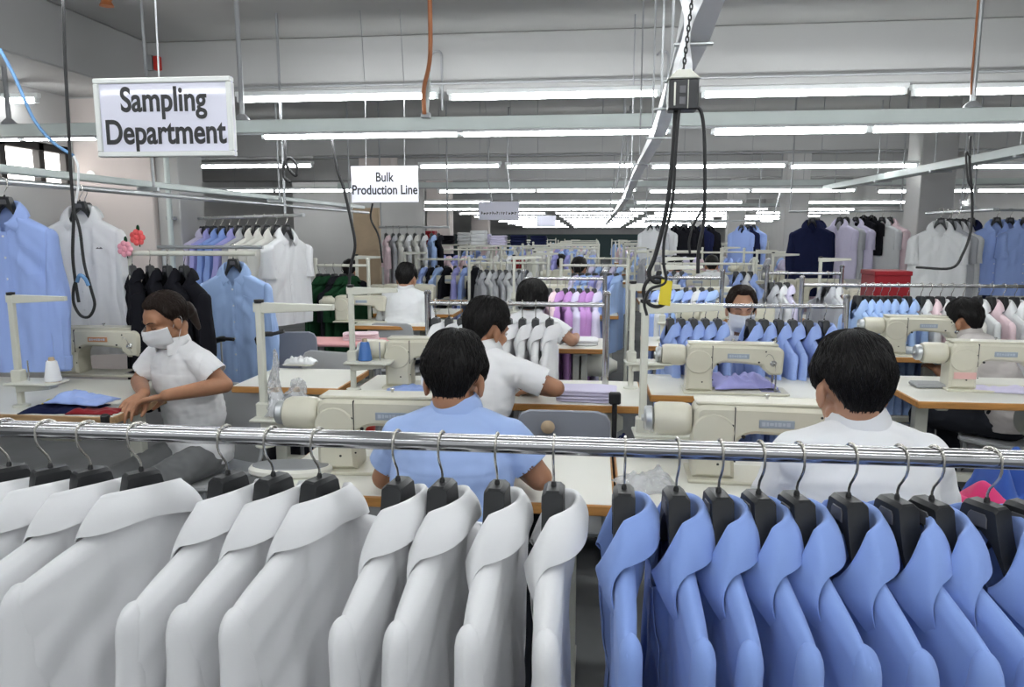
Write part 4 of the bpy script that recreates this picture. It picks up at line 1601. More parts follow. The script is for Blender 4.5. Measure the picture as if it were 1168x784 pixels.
# stands
pS = PY(305, 538, 2.42)
thread_stand((pS.x, 2.42, T), R(2), 'cream thread stand with plastic wrapped cones on the front table by the man in blue', PY(305, 346, 2.42).z - T, .26, PY(305, 478, 2.42).z - T)
pS2 = PY(732, 505, 2.46)
thread_stand((pS2.x, 2.46, T), R(3), 'cream thread stand at the seam of the two front tables', PY(732, 346, 2.46).z - T, .25, PY(740, 496, 2.46).z - T)
for k, px in enumerate((316, 340)):
    p = PY(px, 477, 2.42)
    cone((p.x, 2.42, p.z + .008), ['white thread cone nearer the post on the stand by the man in blue', 'white thread cone at the outer end of the stand by the man in blue'][k], M_THREADW, s=.95)
    o = thing('plastic_wrap', ['tall twist of clear plastic over the inner thread cone', 'clear plastic wrapped around the outer thread cone'][k], 'plastic wrap', (p.x, 2.42, p.z + .012), 0, 'clear plastic wraps')
    rr = []
    hh = .22 if k == 0 else .12
    for j in range(26):
        t = j / 25
        r0 = lerp(.046, .006, t ** .55) if k == 0 else lerp(.046, .018, t ** 1.5)
        ring = []
        for q in range(28):
            a = 2 * pi * q / 28
            cr = abs(noise.noise(Vector((math.cos(a) * 2.6, math.sin(a) * 2.6, t * 7 + k * 5)))) + .6 * abs(noise.noise(Vector((math.cos(a) * 6, math.sin(a) * 6, t * 15))))
            r1 = r0 * (1.35 - 1.1 * cr)
            ring.append(Vector((r1 * math.cos(a) + .006 * math.sin(t * 9), r1 * math.sin(a), t * hh + .012 * cr * t)))
        rr.append(ring)
    MB().rings(rr, False, True).build('film', M_CLEAR, o)
for k, (px, py) in enumerate(((752, 494), (775, 494))):
    p = PY(px, py, 2.44)
    cone((p.x, 2.45, PY(740, 496, 2.46).z + .012), ['white thread cone by the post of the stand at the table seam', 'white thread cone at the tip of the stand at the table seam'][k], M_THREADW, s=.7)
# clear bag, lamp dish, cloths
b_ = on_table(738, 556)
crumple((.17, .15, .075), (b_.x, b_.y, T), .3, M_CLEAR, 'crumpled clear plastic bag on the front table at the seam', 5, 'plastic_bag', 'bag', rough=1.3)
b_ = on_table(330, 548)
o = thing('oil_pan', 'oval grey tray with a white rim on the front table under the thread stand', 'tray', (b_.x - .02, b_.y + .06, T), R(5))
MB().prism([(.13 * math.cos(2 * pi * k / 32), .065 * math.sin(2 * pi * k / 32)) for k in range(32)], 0, .028, .008, 'z').build('dish', M_LAMI, o)
MB().prism([(.118 * math.cos(2 * pi * k / 32), .055 * math.sin(2 * pi * k / 32)) for k in range(32)], .026, .031, .002, 'z').build('inset', M_GREY, o)

# people --------------------------------------------------------------
def loc_of(px, Y):
    p = PY(px, 420, Y)
    return Vector((p.x, Y, 0))


def into(loc, rz, w):
    d = Vector(w) - loc
    return Matrix.Rotation(-rz, 3, 'Z') @ d


L = loc_of(508, 1.86)
person('person in a light blue shirt sitting with the back to us at the front table', L, R(0), dict(
    vox=.005, seat=.405, lean=R(10), hunch=R(9), sw=.150, pitch=R(-16), az=R(-3), hy=.0, hz=.150, arm_l=((-.215, .16, .80), (-.10, .40, .81)), arm_r=((.235, .13, .825), (.12, .38, .81)),
    cloth=M_BLUEW, skin=M_SKIN2, sleeve=.66, seed=2, strands=1500, face=False, hx=-.008, pants=M_DARKTR, knee_l=(-.14, .38, .46), knee_r=(.14, .38, .46)), 'sewing workers')
stool((L.x, L.y, 0), 'round stool under the man in light blue', .39)
L = loc_of(1012, 1.70)
person('person in a white shirt sitting with the back to us beside the blue shirts', L, R(4), dict(
    vox=.005, seat=.435, lean=R(9), hunch=R(8), sw=.152, pitch=R(-12), az=R(4), hz=.152, arm_l=((-.215, .14, .80), (-.10, .38, .82)), arm_r=((.215, .12, .80), (.12, .38, .82)),
    cloth=M_WHITE, sleeve=1.3, seed=3, strands=1700, hx=-.012, face=False, pants=M_DARKTR, knee_l=(-.14, .38, .49), knee_r=(.14, .38, .49)), 'sewing workers')
stool((L.x, L.y, 0), 'round stool under the man in white by the blue shirts', .42)

# woman and her table
yT3 = PZ(60, 474, T).y
xr3 = PZ(133, 474, T).x
table(xr3 - 1.3, xr3, yT3, yT3 + .74, 'worn wooden edged sewing table where the masked woman works', edge=M_WOOD2)
pM = on_table(120, 452)
machine((PY(86, 440, 3.60).x, 3.60, T), R(3), 'cream sewing machine behind the folded blue cloth on the table of the masked woman', MACH_O, 1.05)
pS = PY(22, 470, yT3 + .10)
thread_stand((pS.x - .02, yT3 + .14, T), R(3), 'cream thread stand on the table of the masked woman', PY(22, 338, yT3 + .1).z - T, .24, PY(30, 440, yT3 + .1).z - T)
p = PY(68, 432, yT3 + .14)
cone((p.x - .03, yT3 + .14, PY(30, 440, yT3 + .1).z + .012), 'white thread cone on the stand of the masked woman', M_THREADW)
q = on_table(95, 466)
crumple((.26, .14, .05), (q.x, q.y, T + .03), R(-5), M_BLUE2, 'rolled light blue cloth on the table of the masked woman', 3)
crumple((.30, .16, .035), (q.x - .06, q.y - .03, T), R(8), M_NAVY, 'navy cloth lying under the light blue roll', 6)
crumple((.20, .08, .025), (q.x + .10, q.y - .07, T), R(4), M_RED, 'dark red cloth scrap at the corner of the table of the masked woman', 8)
crumple((.12, .08, .03), (q.x - .16, q.y + .06, T), R(20), M_YELLOW, 'yellow cloth scrap behind the light blue roll', 9)
tag(MB().box((xr3 - .03, yT3 + .0, T - .014), (.035, .03, .052), .008).build('edge_clamp', M_BLACK), 'black clamp on the corner of the table of the masked woman', 'clamp')
L = loc_of(222, 3.27)
rz = R(158)
hand_r = into(L, rz, PZ(155, 455, T + .045))
hand_l = into(L, rz, PZ(172, 453, T + .055))
person('person in a white short sleeved shirt and face mask looking down at her sewing', L, rz, dict(
    vox=.0045, seat=.385, lean=R(6), hunch=R(8), sw=.150, pitch=R(-22), az=R(-8), roll=R(-4), hz=.188, hy=.01, skin=M_SKIN2,
    arm_r=((.245, .12, .80), tuple(hand_r + Vector((.03, -.06, .01)))), arm_l=((-.255, .05, .82), tuple(hand_l + Vector((-.07, -.02, .01)))),
    hand_l=(.9, .35, -.25), hand_r=(-.25, .9, -.3), palm_l=(.1, .2, -1), palm_r=(0, .2, -1), curl=.55,
    cloth=M_WHITE, sleeve=.60, seed=4, mask=True, eyes_down=True, hairstyle='tied', hair=M_HAIRB, pants=M_TROUS, knee_l=(-.10, .40, .40), knee_r=(.11, .40, .40), vneck=.2), 'sewing workers')
chair((L.x + .02, L.y + .02, 0), rz, 'grey chair under the masked woman', M_CHAIRL, .365)

# second row
yT4 = PZ(660, 462, T).y
table(PZ(560, 462, T).x, PZ(736, 462, T).x, yT4, yT4 + .55, 'cream topped table with wooden edge beside the man in white reaching aside')
blob = on_table(667, 447)
blob_cloth((.26, .16, .055), (blob.x + .01, yT4 + .12, T), R(-3), M_LILAC, 'folded lilac fabric stack on the second row table', layers=4, seed=4)
L = loc_of(531, 2.98)
rz = R(-24)
e = into(L, rz, PY(634, 443, 3.0)); w_ = into(L, rz, PY(612, 452, 3.28))
w_.z = .80
person('person in a white shirt turning aside with one elbow out at the second row table', L, rz, dict(
    vox=.006, seat=.40, lean=R(8), hunch=R(8), tilt=.03, sw=.160, pitch=R(-14), az=R(-18), hz=.150, arm_r=(tuple(e), tuple(w_)), arm_l=((-.23, .14, .80), (-.08, .38, .82)),
    cloth=M_WHITE, skin=M_SKIN2, sleeve=.72, seed=5, strands=1000, pants=M_DARKTR), 'sewing workers')
chair((L.x, L.y, 0), rz, 'grey chair under the man turning aside', M_CHAIRL, .38)
pc = PY(643, 500, 2.85)
empty_chair = chair((pc.x, 3.02, 0), 0, 'empty grey plastic chair with a brown stain behind the front table', M_CHAIR, .44)
o = tag(MB().lathe([(.0001, 0), (.024, 0), (.027, .006), (.018, .014), (.0001, .016)], (0, 0, 0), (0, -1, 0), 14).build('foam_knob', M_CARTON), 'beige foam pad stuck to the back of the empty grey chair', 'pad')
o.location = PY(625, 487, 2.77)
attach(o, empty_chair, 'beige foam pad with a brown stain')
# R2 machine and table at the blue rack
yT6 = PZ(850, 452, T).y
table(PZ(742, 452, T).x, PZ(1000, 452, T).x, yT6 - .02, yT6 + .50, 'cream topped table with a machine in front of the masked man')
pm = on_table(812, 448)
machine((PY(796, 440, yT6 + .10).x, yT6 + .10, T), R(-2), 'cream sewing machine in front of the masked man', s=.97)
q = PZ(838, 449, T)
crumple((.30, .2, .09), (PY(846, 440, yT6 + .1).x, yT6 + .17, T + .016), R(10), M_LAV, 'purple fabric bunched under the needle in front of the masked man', 11)
pS3 = PY(724, 440, 3.2)
thread_stand((pS3.x, yT4 + .38, T), R(4), 'thin cream thread stand between the two second row tables', .50, .22, .12)
L = loc_of(840, 4.42)
person('person in a white face mask facing us between the racks of blue shirts', L, R(176), dict(
    vox=.006, seat=.35, lean=R(4), hunch=R(6), pitch=R(-9), az=R(3), hz=.170, sw=.155, cloth=M_WHITE, skin=M_SKIN, seed=6, fringe=.098, mask=True, eyes_down=True, hair=M_HAIRB, strands=900,
    arm_l=((-.22, .0, .74), (-.16, .18, .62)), arm_r=((.22, .0, .74), (.16, .18, .62)), hand_l=(.2, .9, -.2), hand_r=(-.2, .9, -.2), knee_l=(-.12, .36, .40), knee_r=(.12, .36, .40), vneck=.6), 'sewing workers')
chair((L.x, L.y, 0), R(176), 'grey chair under the masked man', M_CHAIRL, .33)

# right hand table
yT5 = PZ(1100, 459, T).y
xl5 = PZ(1052, 460, T).x
o = table(xl5, xl5 + 1.25, yT5, yT5 + .62, 'wooden edged table with a machine beside the stooping man')
mach_stoop = machine((PY(1092, 440, yT5 + .3).x, yT5 + .30, T), R(-3), 'cream sewing machine in front of the stooping man', s=.98)
stick = tag(MB().bx(-.05, .05, -.0015, 0, -.016, .016, .0005).build('sticker', M_PLATEP), 'pink sticker on the foot of the machine by the stooping man', 'sticker')
stick.location = (PY(1092, 440, yT5 + .3).x, yT5 + .236, T + .075)
attach(stick, mach_stoop, 'pink sticker')
q = on_table(1136, 447)
crumple((.30, .14, .03), (q.x + .04, q.y + .02, T), R(-10), M_LILAC, 'loose lilac fabric on the table by the stooping man', 13)
tag(MB().box((0, 0, .012), (.14, .10, .02), .006).build('control_box', M_GREY), 'flat grey control box on the table corner by the stooping man', 'box').location = on_table(1040, 442) + Vector((.08, .02, 0))
L = loc_of(1156, 4.5)
person('person in a grey shirt with black hair stooping behind a machine, face turned aside', L, R(42), dict(
    vox=.006, seat=.335, lean=R(20), hunch=R(14), pitch=R(-14), az=R(-2), hz=.142, hy=.02, sw=.16, cloth=cloth('pale taupe cotton', (.56, .52, .50)), skin=M_SKIN2, seed=7, strands=900, sleeve=.7), 'sewing workers')
chair((L.x, L.y, 0), R(42), 'grey chair under the stooping man', M_CHAIRL, .315)
# machine behind the white man's shoulder
yT8 = PZ(1000, 407, T).y
table(PZ(985, 407, T).x - .5, PZ(985, 407, T).x + .62, yT8, yT8 + .5, 'wooden edged table behind the blue shirts', group=None)
machine((PY(1018, 395, yT8 + .12).x, yT8 + .12, T), R(-2), 'cream sewing machine behind the shoulder of the man in white', s=1.0)
# left second row: machine in front of the pink board
yT9 = PZ(440, 452, T).y
table(PZ(395, 450, T).x, PZ(515, 450, T).x, yT9, yT9 + .5, 'cream table with a small machine behind the man in blue')
machine((PY(455, 440, yT9 + .2).x, yT9 + .24, T), R(3), 'cream sewing machine behind the man in blue', s=1.0)
crumple((.20, .12, .04), on_table(465, 447), R(5), M_BLUE2, 'light blue fabric piece beside the machine behind the man in blue', 15)
pS4 = PY(402, 445, yT9 + .1)
thread_stand((pS4.x, yT9 + .12, T), R(3), 'cream thread stand behind the man in blue', PY(402, 328, yT9 + .12).z - T, .22, PY(405, 415, yT9 + .1).z - T)
cone((pS4.x + .06, yT9 + .12, PY(405, 415, yT9 + .1).z + .012), 'blue thread cone on the stand behind the man in blue', M_BLUEP)
# table by the light blue shirt, pink pressing boards, buckets
yTa = PZ(288, 441, T).y
table(PZ(262, 441, T).x, PZ(330, 441, T).x + .25, yTa, yTa + .5, 'wooden edged table below the light blue shirt')
chair((PZ(252, 470, .7).x + .1, 3.85, 0), R(165), 'pale grey chair behind the masked woman', M_CHAIRL, .44)
chair((PY(335, 380, 4.9).x, 4.95, 0), R(10), 'grey chair before the pink pressing board', M_CHAIR, .46)
o = thing('pressing_board', 'rose pink pressing board with folded pink cloth', 'board', (PY(395, 390, 4.9).x, 4.95, 0), 0)
MB().prism([(-.30, -.16), (.22, -.16), (.36, -.06), (.38, .04), (.30, .16), (-.30, .16)], .735, .76, .008, 'z').build('board', M_ROSE, o)
for x in (-.2, .2):
    MB().tube([(x, -.1, 0), (x, .0, .735)], .014, 8).build('leg', M_GREY, o)
    MB().tube([(x, .12, 0), (x, .02, .735)], .014, 8).build('leg', M_GREY, o)
blob_cloth((.24, .16, .05), (PY(412, 380, 5.0).x, 5.0, .76), .2, M_PINK, 'folded pale pink cloth on the rose pressing board', layers=3, seed=9)
for (px, py, Y, m, lab) in ((402, 425, 4.6, M_REDP, 'red plastic bucket under the pressing board'), (1031, 440, 4.3, M_GREENP, 'olive green plastic bin behind the man in white by the blue shirts')):
    p = PY(px, py, Y)
    o = thing('bucket', lab, 'bucket', (p.x, Y, 0), 0)
    MB().lathe([(.0001, 0), (.11, 0), (.145, .30), (.15, .30), (.15, .315), (.138, .315), (.105, .012), (.0001, .012)], n=28).build('shell', m, o)
    MB().tube(curve([(-.148, 0, .30), (-.10, .10, .24), (0, .15, .2), (.10, .10, .24), (.148, 0, .30)], 5), .004, 6).build('handle', M_GREY, o)
# bags and bins under and beside tables
crumple((.62, .45, .40), (PY(345, 430, 4.5).x, 4.55, 0.0), .4, M_BLACKC, 'heap of black cloth on the floor below the light blue shirt', 21, 'cloth_heap', 'cloth')
crumple((.30, .26, .26), (PY(1108, 555, 2.05).x, 2.08, .667), .2, cloth('magenta cloth', (.60, .04, .16)), 'bright pink cloth on a bin beside the man in white', 23, rough=.45)
crumple((.20, .18, .26), (PY(1158, 540, 2.2).x, 2.22, .667), .2, cloth('royal blue cloth', (.04, .11, .42)), 'royal blue cloth with white print beside the bright pink cloth', 24, rough=.45)
o = thing('fabric_bin', 'cream bin piled with bright cloth beside the man in white', 'bin', (PY(1125, 560, 2.1).x + .02, 2.12, 0), 0)
MB().prism([(-.25, -.2), (.25, -.2), (.28, .2), (-.28, .2)], 0, .66, .01, 'z').build('shell', M_CREAM2, o)
MB().bx(-.29, .29, -.215, .215, .64, .665, .004).build('rim', M_CREAM2, o)
rnd = random.Random(77)
for k in range(9):
    px = (1150, 1090, 700, 735, 660, 60, 130, 690, 1120)[k]
    Y = (3.9, 3.7, 3.7, 3.5, 3.75, 3.2, 3.25, 4.8, 3.6)[k]
    p = PY(px, 480, Y)
    m = (M_GREYC, M_NAVY, M_GREEN, M_BLACKC, M_BLUEP, M_BLACKC, M_YELLOW, M_NAVY, M_BLACKC)[k]
    crumple((.34, .28, .36), (p.x, Y, 0), rnd.uniform(0, 3), m, ['grey cloth bundle under the table of the stooping man', 'navy cloth bundle beneath the table of the stooping man', 'dark green bundle behind the second row table', 'black bundle below the thin thread stand', 'blue bundle under the second row table', 'black bundle under the table of the masked woman', 'yellow bundle under the table of the masked woman', 'navy bundle behind the white shirt rack', 'black bundle farther under the table of the stooping man'][k], 30 + k, 'cloth_bundle', 'cloth')

# small things seen around the work places
tag(MB().tube([(0, 0, 0), (0, 0, .62)], .011, 8).box((0, 0, .60), (.05, .04, .05), .006).build('cable_post', M_BLACK), 'black upright post with a clip at the end of the second row table', 'post').location = (PY(701, 470, yT4 - .03).x, yT4 - .03, .20)
o = thing('clip_arm', 'black plastic clip arm in front of the hanging light blue shirt', 'clip', PY(300, 388, 3.9), R(5), 'black clip arms')
MB().tube(curve([(-.03, 0, -.03), (-.035, 0, .0), (.0, 0, .03), (.06, 0, .035), (.12, 0, .05)], 5), [.008] * 5 + [.014] * 10 + [.010] * 6, 8).build('arm', M_BLACK, o)
MB().tube([(-.03, 0, -.03), (-.03, 0, -(PY(300, 388, 3.9).z - T))], .005, 6).build('stem', M_GREY, o)
o = thing('clip_arm', 'black plastic clip arm beside the shoulder of the masked woman', 'clip', PY(252, 389, 3.95), R(-5), 'black clip arms')
MB().tube(curve([(-.06, 0, -.01), (.0, 0, .01), (.05, 0, .012), (.08, 0, .01)], 5), [.016] * 8 + [.010] * 8, 8).build('arm', M_BLACK, o)
MB().tube([(0, 0, 0), (0, 0, -(PY(252, 389, 3.95).z - T))], .005, 6).build('stem', M_GREY, o)
crumple((.17, .09, .055), (PY(342, 412, 3.9).x, 3.9, PY(342, 415, 3.9).z), .1, M_DUCT, 'crumpled silver foil on the small stand beyond the wrapped cones', 41, 'silver_foil', 'foil', rough=1.6)
o = thing('small_stand', 'small grey stand carrying crumpled foil', 'stand', (PY(342, 412, 3.9).x, 3.9, T), 0)
hs = PY(342, 415, 3.9).z - T
MB().tube([(0, 0, 0), (0, 0, hs)], .008, 8).build('stem', M_GREY, o)
MB().bx(-.08, .08, -.045, .045, hs - .006, hs + .002, .002).build('shelf', M_CREAM2, o)
def flower(px, py, Y, label, m, leaf=True):
    o = thing('flower_ornament', label, 'ornament', PY(px, py, Y), 0, 'flower ornaments')
    f_ = MB()
    for k in range(7):
        a = 2 * pi * k / 7
        f_.ell((.028 * math.cos(a), -.01, .028 * math.sin(a)), (.017, .010, .017), None, 10, 7)
    f_.ell((0, -.016, 0), (.015, .012, .015), None, 10, 7)
    f_.build('petals', m, o)
    MB().tube([(0, .004, 0), (.002, .004, -.05)], .003, 6).ell((.0, .0, .045), (.010, .008, .022), None, 8, 6).build('stem', M_GREEN, o)
flower(158, 271, 3.74, 'red and pink flower ornament on the bar of black jackets', mat('coral petals', (.75, .10, .10), .6))
flower(144, 284, 3.73, 'small pink flower ornament at the end of the bar of black jackets', mat('pink petals', (.80, .35, .42), .6))
# ---------------------------------------------------------------- racks and garments further back
def row(pxs, py, Y, z, mats, protos, what, where, group, rz=0.0, hang=True, seed=1, cat='shirt', name='hanging_shirt', jit=4, s=1.0, ordinals=True):
    rnd = random.Random(seed)
    for k, px in enumerate(pxs):
        x = PY(px, py, Y).x
        m, nm = mats[k % len(mats)]
        a = rz + R(rnd.uniform(-jit, jit))
        if ordinals:
            lab = f'{nm} {what} {where}, {ORD[k]} from the left'
            hl = f'black hanger {where}, {ORD[k]} from the left'
        else:
            lab = f'{nm} {what} {where}'
            hl = f'black hanger {where}'
        hang_shirt(protos[k % len(protos)], (x, Y, z), a, m, lab, group + (' ' + nm if not ordinals else ''), cat, name, s)
        if hang:
            hang_hanger((x, Y, z), a, hl, 'hangers ' + group, s, lod=Y > 4.2)


W_, B2_, B3_ = (M_WHITE, 'white'), (M_BLUE2, 'blue'), (M_BLUE3, 'light blue')
# white rack, blue rack, third rack
zA1 = PY(590, 347, 3.6).z
make_rack(PY(488, 345, 3.6).x, PY(692, 350, 3.6).x, 3.6, zA1, 'chrome rack of white shirts behind the man turning aside', r=.011)
row([497, 512, 526, 540, 556, 580, 596, 611, 627], 347, 3.6, zA1, [W_], MID, 'shirt', 'on the rack behind the man turning aside', 'white shirts on the middle rack')
zA2 = PY(850, 349, 4.05).z
make_rack(PY(736, 347, 4.05).x, PY(965, 351, 4.05).x, 4.05, zA2, 'chrome rack of blue shirts in front of the masked man', r=.011)
row([765, 777, 791, 805, 819, 857, 872, 889, 905, 923, 941], 349, 4.05, zA2, [B2_], MID, 'shirt', 'on the rack in front of the masked man', 'blue shirts on the middle rack', R(8))
zA3 = PY(1040, 326, 5.3).z
make_rack(PY(915, 320, 5.3).x, PY(1210, 331, 5.3).x, 5.3, zA3, 'chrome rack of pale shirts beyond the stooping man', r=.012)
row([979, 987, 996, 1005, 1014, 1024, 1036], 326, 5.3, zA3, [B3_], MID, 'shirt', 'on the rack beyond the stooping man', 'light blue shirts on the far rack', R(12))
row([1051, 1061, 1073, 1086, 1099, 1116, 1131, 1145, 1158, 1172], 329, 5.3, zA3, [(M_WHITE2, 'white'), (M_PINK, 'pink'), (M_WHITE2, 'white'), (M_WHITE, 'bright white'), (M_CREAMC, 'cream')], MID, 'shirt', 'after the light blues beyond the stooping man', 'pale shirts on the far rack', R(14))

# garments on the rail by the windows (fronts towards us)
def show(px, py, Y, parts, m, label, s=1.0, rz=R(90), X=None, z=None, hl=None, skip=()):
    x = X if X is not None else PY(px, py, Y).x
    zz = z if z is not None else ZG
    sh = hang_shirt(parts, (x, Y, zz), rz, m, label, None, 'shirt', 'hanging_shirt', s, skip=skip)
    hang_hanger((x, Y, zz), rz, hl or 'black hanger in the ' + label.replace('bright ', '').replace('short sleeved ', '').replace('long sleeved ', '').replace(' with buttons', '').replace(' half hidden', '').replace(' with a small chest mark', '').replace(' near the window column', '').replace(' hung high', '').replace(' the worker far back', ' the far worker').replace(' on the bar behind the masked woman', ' behind the masked woman'), None, s)
    return sh


show(4, 245, 3.28, SHOW_LONG, M_BLUE2, 'blue long sleeved shirt hung nearest on the window rail', X=XG, rz=R(98))
sh_mark = show(92, 240, 3.80, SHOW_LONG2, M_WHITE, 'white long sleeved shirt with a small chest mark on the window rail', X=XG, rz=R(100))
show(60, 240, 3.98, SHOW_LONG2, M_WHITE2, 'white shirt half hidden behind the front white one on the window rail', X=XG - .10, rz=R(84))
o = tag(MB().prism([(-.02, 0), (-.008, .008), (.0, .003), (.01, .009), (.022, 0)], -.0008, .0008, 0, 'y').build('chest_mark', M_DKPLATE), 'small dark embroidered mark on the white shirt by the windows', 'mark')
o.location = PY(113, 284, 3.735)
attach(o, sh_mark, 'small dark embroidered mark')
# black garments on a bar
zb = PY(215, 289, 3.75).z
o = thing('garment_bar', 'short steel bar carrying black jackets behind the masked woman', 'bar', (0, 3.75, zb), 0)
MB().tube([(PY(140, 288, 3.75).x, 0, 0), (PY(292, 288, 3.75).x, 0, 0)], .014, 10).build('bar', M_CREAM2, o)
for px in (145,):
    x = PY(px, 288, 3.75).x
    MB().tube([(x, .02, .0), (x, .02, -zb)], .012, 8).build('post', M_CREAM2, o)
for k, (px, rz) in enumerate(((150, 40), (170, 46), (190, 52), (209, 60))):
    x = PY(px, 290, 3.75).x
    show(px, 290, 3.75, SHOW_LONG2, M_BLACKC, f'black jacket on the bar behind the masked woman, {ORD[k]} from the window', X=x, z=zb, rz=R(rz), s=.92, skip=('button', 'placket', 'pocket'))
show(264, 300, 4.35, SHOW_LONG, M_BLUE3, 'light blue shirt with buttons facing us beside the masked woman', X=PY(266, 296, 4.35).x, z=PY(266, 282, 4.35).z, rz=R(96))
o = thing('garment_bar', 'steel bar holding the light blue shirt facing us', 'bar', (0, 4.35, PY(266, 282, 4.35).z), 0)
MB().tube([(PY(180, 282, 4.35).x, 0, 0), (PY(300, 285, 4.35).x, 0, 0)], .011, 10).build('bar', M_GALV, o)
MB().tube([(PY(184, 282, 4.35).x, .02, 0), (PY(184, 282, 4.35).x, .02, -PY(266, 282, 4.35).z)], .011, 8).build('post', M_GALV, o)
# the diagonal row of lilac, blue and white shirts
P0, P1 = Vector((PY(226, 250, 6.3).x, 6.3, 0)), Vector((PY(326, 250, 5.25).x, 5.25, 0))
zr = PY(326, 246, 5.25).z
o = thing('garment_bar', 'slanting bar of lilac, blue and white shirts near the window column', 'bar', (0, 0, 0), 0)
MB().tube([(P0.x - .15, P0.y + .12, zr), (P1.x + .2, P1.y - .16, zr)], .013, 10).build('bar', M_GALV, o)
for t in (0, .98):
    q = P0.lerp(P1, t)
    MB().tube([(q.x, q.y + .03, zr), (q.x, q.y + .03, ZC)], .010, 8).build('drop_rod', M_GREY, o)
dirn = (P1 - P0)
az = math.atan2(dirn.y, dirn.x) + pi
cols = [(M_LILAC, 'pale lilac'), (M_LILAC, 'lilac'), (M_LAV, 'lavender'), (M_BLUE, 'blue'), (M_BLUE, 'blue'), (M_LAV, 'violet blue'), (M_GREYC, 'pale grey'), (M_CREAMC, 'cream'), (M_CREAMC, 'off white'), (M_CREAMC, 'cream'), (M_WHITE2, 'white')]
for k, (m, nm) in enumerate(cols):
    q = P0.lerp(P1, k / 10)
    show(0, 0, q.y, SHOW_SHORT if k > 6 else SHOW_LONG2, m, f'{nm} shirt on the slanting bar near the window column, {ORD[k]} from its far end', X=q.x, z=zr, rz=az + R(18 if k == 10 else 6), s=.96)

# across the hall: blue, navy and white garments
zH = PY(1130, 240, 7.9).z
for k, (Y, m, nm, px, rz) in enumerate(((7.75, M_BLUE2, 'blue short sleeved', 1137, 84), (7.9, M_BLUE2, 'blue', 1152, 90), (8.0, M_NAVY, 'navy', 1108, 48), (7.7, M_BLUE2, 'bright blue', 1170, 92))):
    show(0, 0, Y, SHOW_SHORT if k != 2 else SHOW_LONG2, m, f'{nm} shirt hung high across the hall, {ORD[k]} of the blue and navy ones', X=PY(px, 250, Y).x, z=zH, rz=R(rz))
o = thing('garment_bar', 'steel bar of blue shirts hung high across the hall', 'bar', (0, 7.86, zH), 0)
MB().tube([(PY(1095, 240, 7.86).x, 0, 0), (PY(1200, 240, 7.86).x, 0, 0)], .011, 10).build('bar', M_GALV, o)
for px in (1097, 1198):
    MB().tube([(PY(px, 240, 7.86).x, .02, 0), (PY(px, 240, 7.86).x, .02, ZC - zH)], .009, 8).build('drop_rod', M_GREY, o)
for k, px in enumerate((1073, 1083, 1091, 1098)):
    show(0, 0, 7.3 + .16 * k, SHOW_SHORT, M_WHITE2 if k % 2 == 0 else M_GREYC, f'{"white" if k % 2 == 0 else "pale grey"} short sleeved shirt hung high beyond the blue ones, {ORD[k]} from the navy jackets', X=PY(px, 250, 7.3 + .16 * k).x, z=1.70, rz=R(80 + 5 * k), s=1.06)
zN = PY(932, 241, 8.8).z
for k, px in enumerate((926, 932, 939)):
    show(0, 0, 8.8 + .12 * k, SHOW_LONG, M_NAVY, f'navy jacket hung high across the hall, {ORD[k]} of three', X=PY(px, 250, 8.8).x, z=zN, rz=R(96 - 6 * k), s=1.06, skip=('button', 'pocket'))
o = thing('garment_bar', 'steel bar carrying the three navy jackets', 'bar', (0, 8.9, zN), 0)
MB().tube([(PY(900, 240, 8.9).x, 0, 0), (PY(1030, 240, 8.9).x, 0, 0)], .012, 10).build('bar', M_GALV, o)
for px in (902, 1028):
    MB().tube([(PY(px, 240, 8.9).x, .02, 0), (PY(px, 240, 8.9).x, .02, ZC - zN)], .009, 8).build('drop_rod', M_GREY, o)
for k, (px, m, nm) in enumerate(((958, M_LILAC, 'lilac'), (965, M_GREYC, 'grey'), (976, M_LILAC, 'pale lilac'), (985, M_BLACKC, 'black'), (994, M_BLACKC, 'short black'), (1006, M_WHITE2, 'white'), (1015, M_PINK, 'pink'))):
    show(0, 0, 8.9, SHOW_SHORT, m, f'{nm} garment beside the navy jackets, {ORD[k]} after them', X=PY(px, 250, 8.9).x, z=zN, rz=R(50), s=.92 if 'black' not in nm else .6)
for k, (px, m, nm) in enumerate(((742, M_WHITE2, 'white'), (750, M_GREYC, 'grey'), (759, M_WHITE2, 'white'), (771, M_BLACKC, 'black'), (780, M_BLACKC, 'black'), (790, M_BLACKC, 'black'), (800, M_NAVY, 'navy'), (809, M_BLACKC, 'black'), (846, M_BLUE2, 'blue'), (853, M_NAVY, 'navy'), (860, M_BLUE2, 'blue'))):
    show(0, 0, 12.6, FAR[k % 2], m, f'{nm} garment hung far behind the cable loop, {ORD[k]} along its bar', X=PY(px, 252, 12.6).x, z=PY(px, 252, 12.6).z, rz=R(60), s=.9)
o = thing('garment_bar', 'far steel bar of black and white garments behind the cable loop', 'bar', (0, 12.6, PY(790, 252, 12.6).z), 0)
MB().tube([(PY(735, 252, 12.6).x, 0, 0), (PY(868, 252, 12.6).x, 0, 0)], .014, 10).build('bar', M_GALV, o)
for px in (737, 866):
    MB().tube([(PY(px, 252, 12.6).x, .02, 0), (PY(px, 252, 12.6).x, .02, ZC - PY(790, 252, 12.6).z)], .010, 8).build('drop_rod', M_GREY, o)
o = thing('carton', 'dark red box behind the light blue shirts across the hall', 'box', (PY(1010, 318, 6.0).x, 6.0, 0), 0)
MB().bx(-.13, .13, -.15, .15, 0, PY(1010, 309, 6.0).z, .01).build('box', M_RED, o)
MB().bx(-.135, .135, -.155, .155, PY(1010, 309, 6.0).z - .03, PY(1010, 309, 6.0).z + .005, .004).build('lid', M_RED, o)

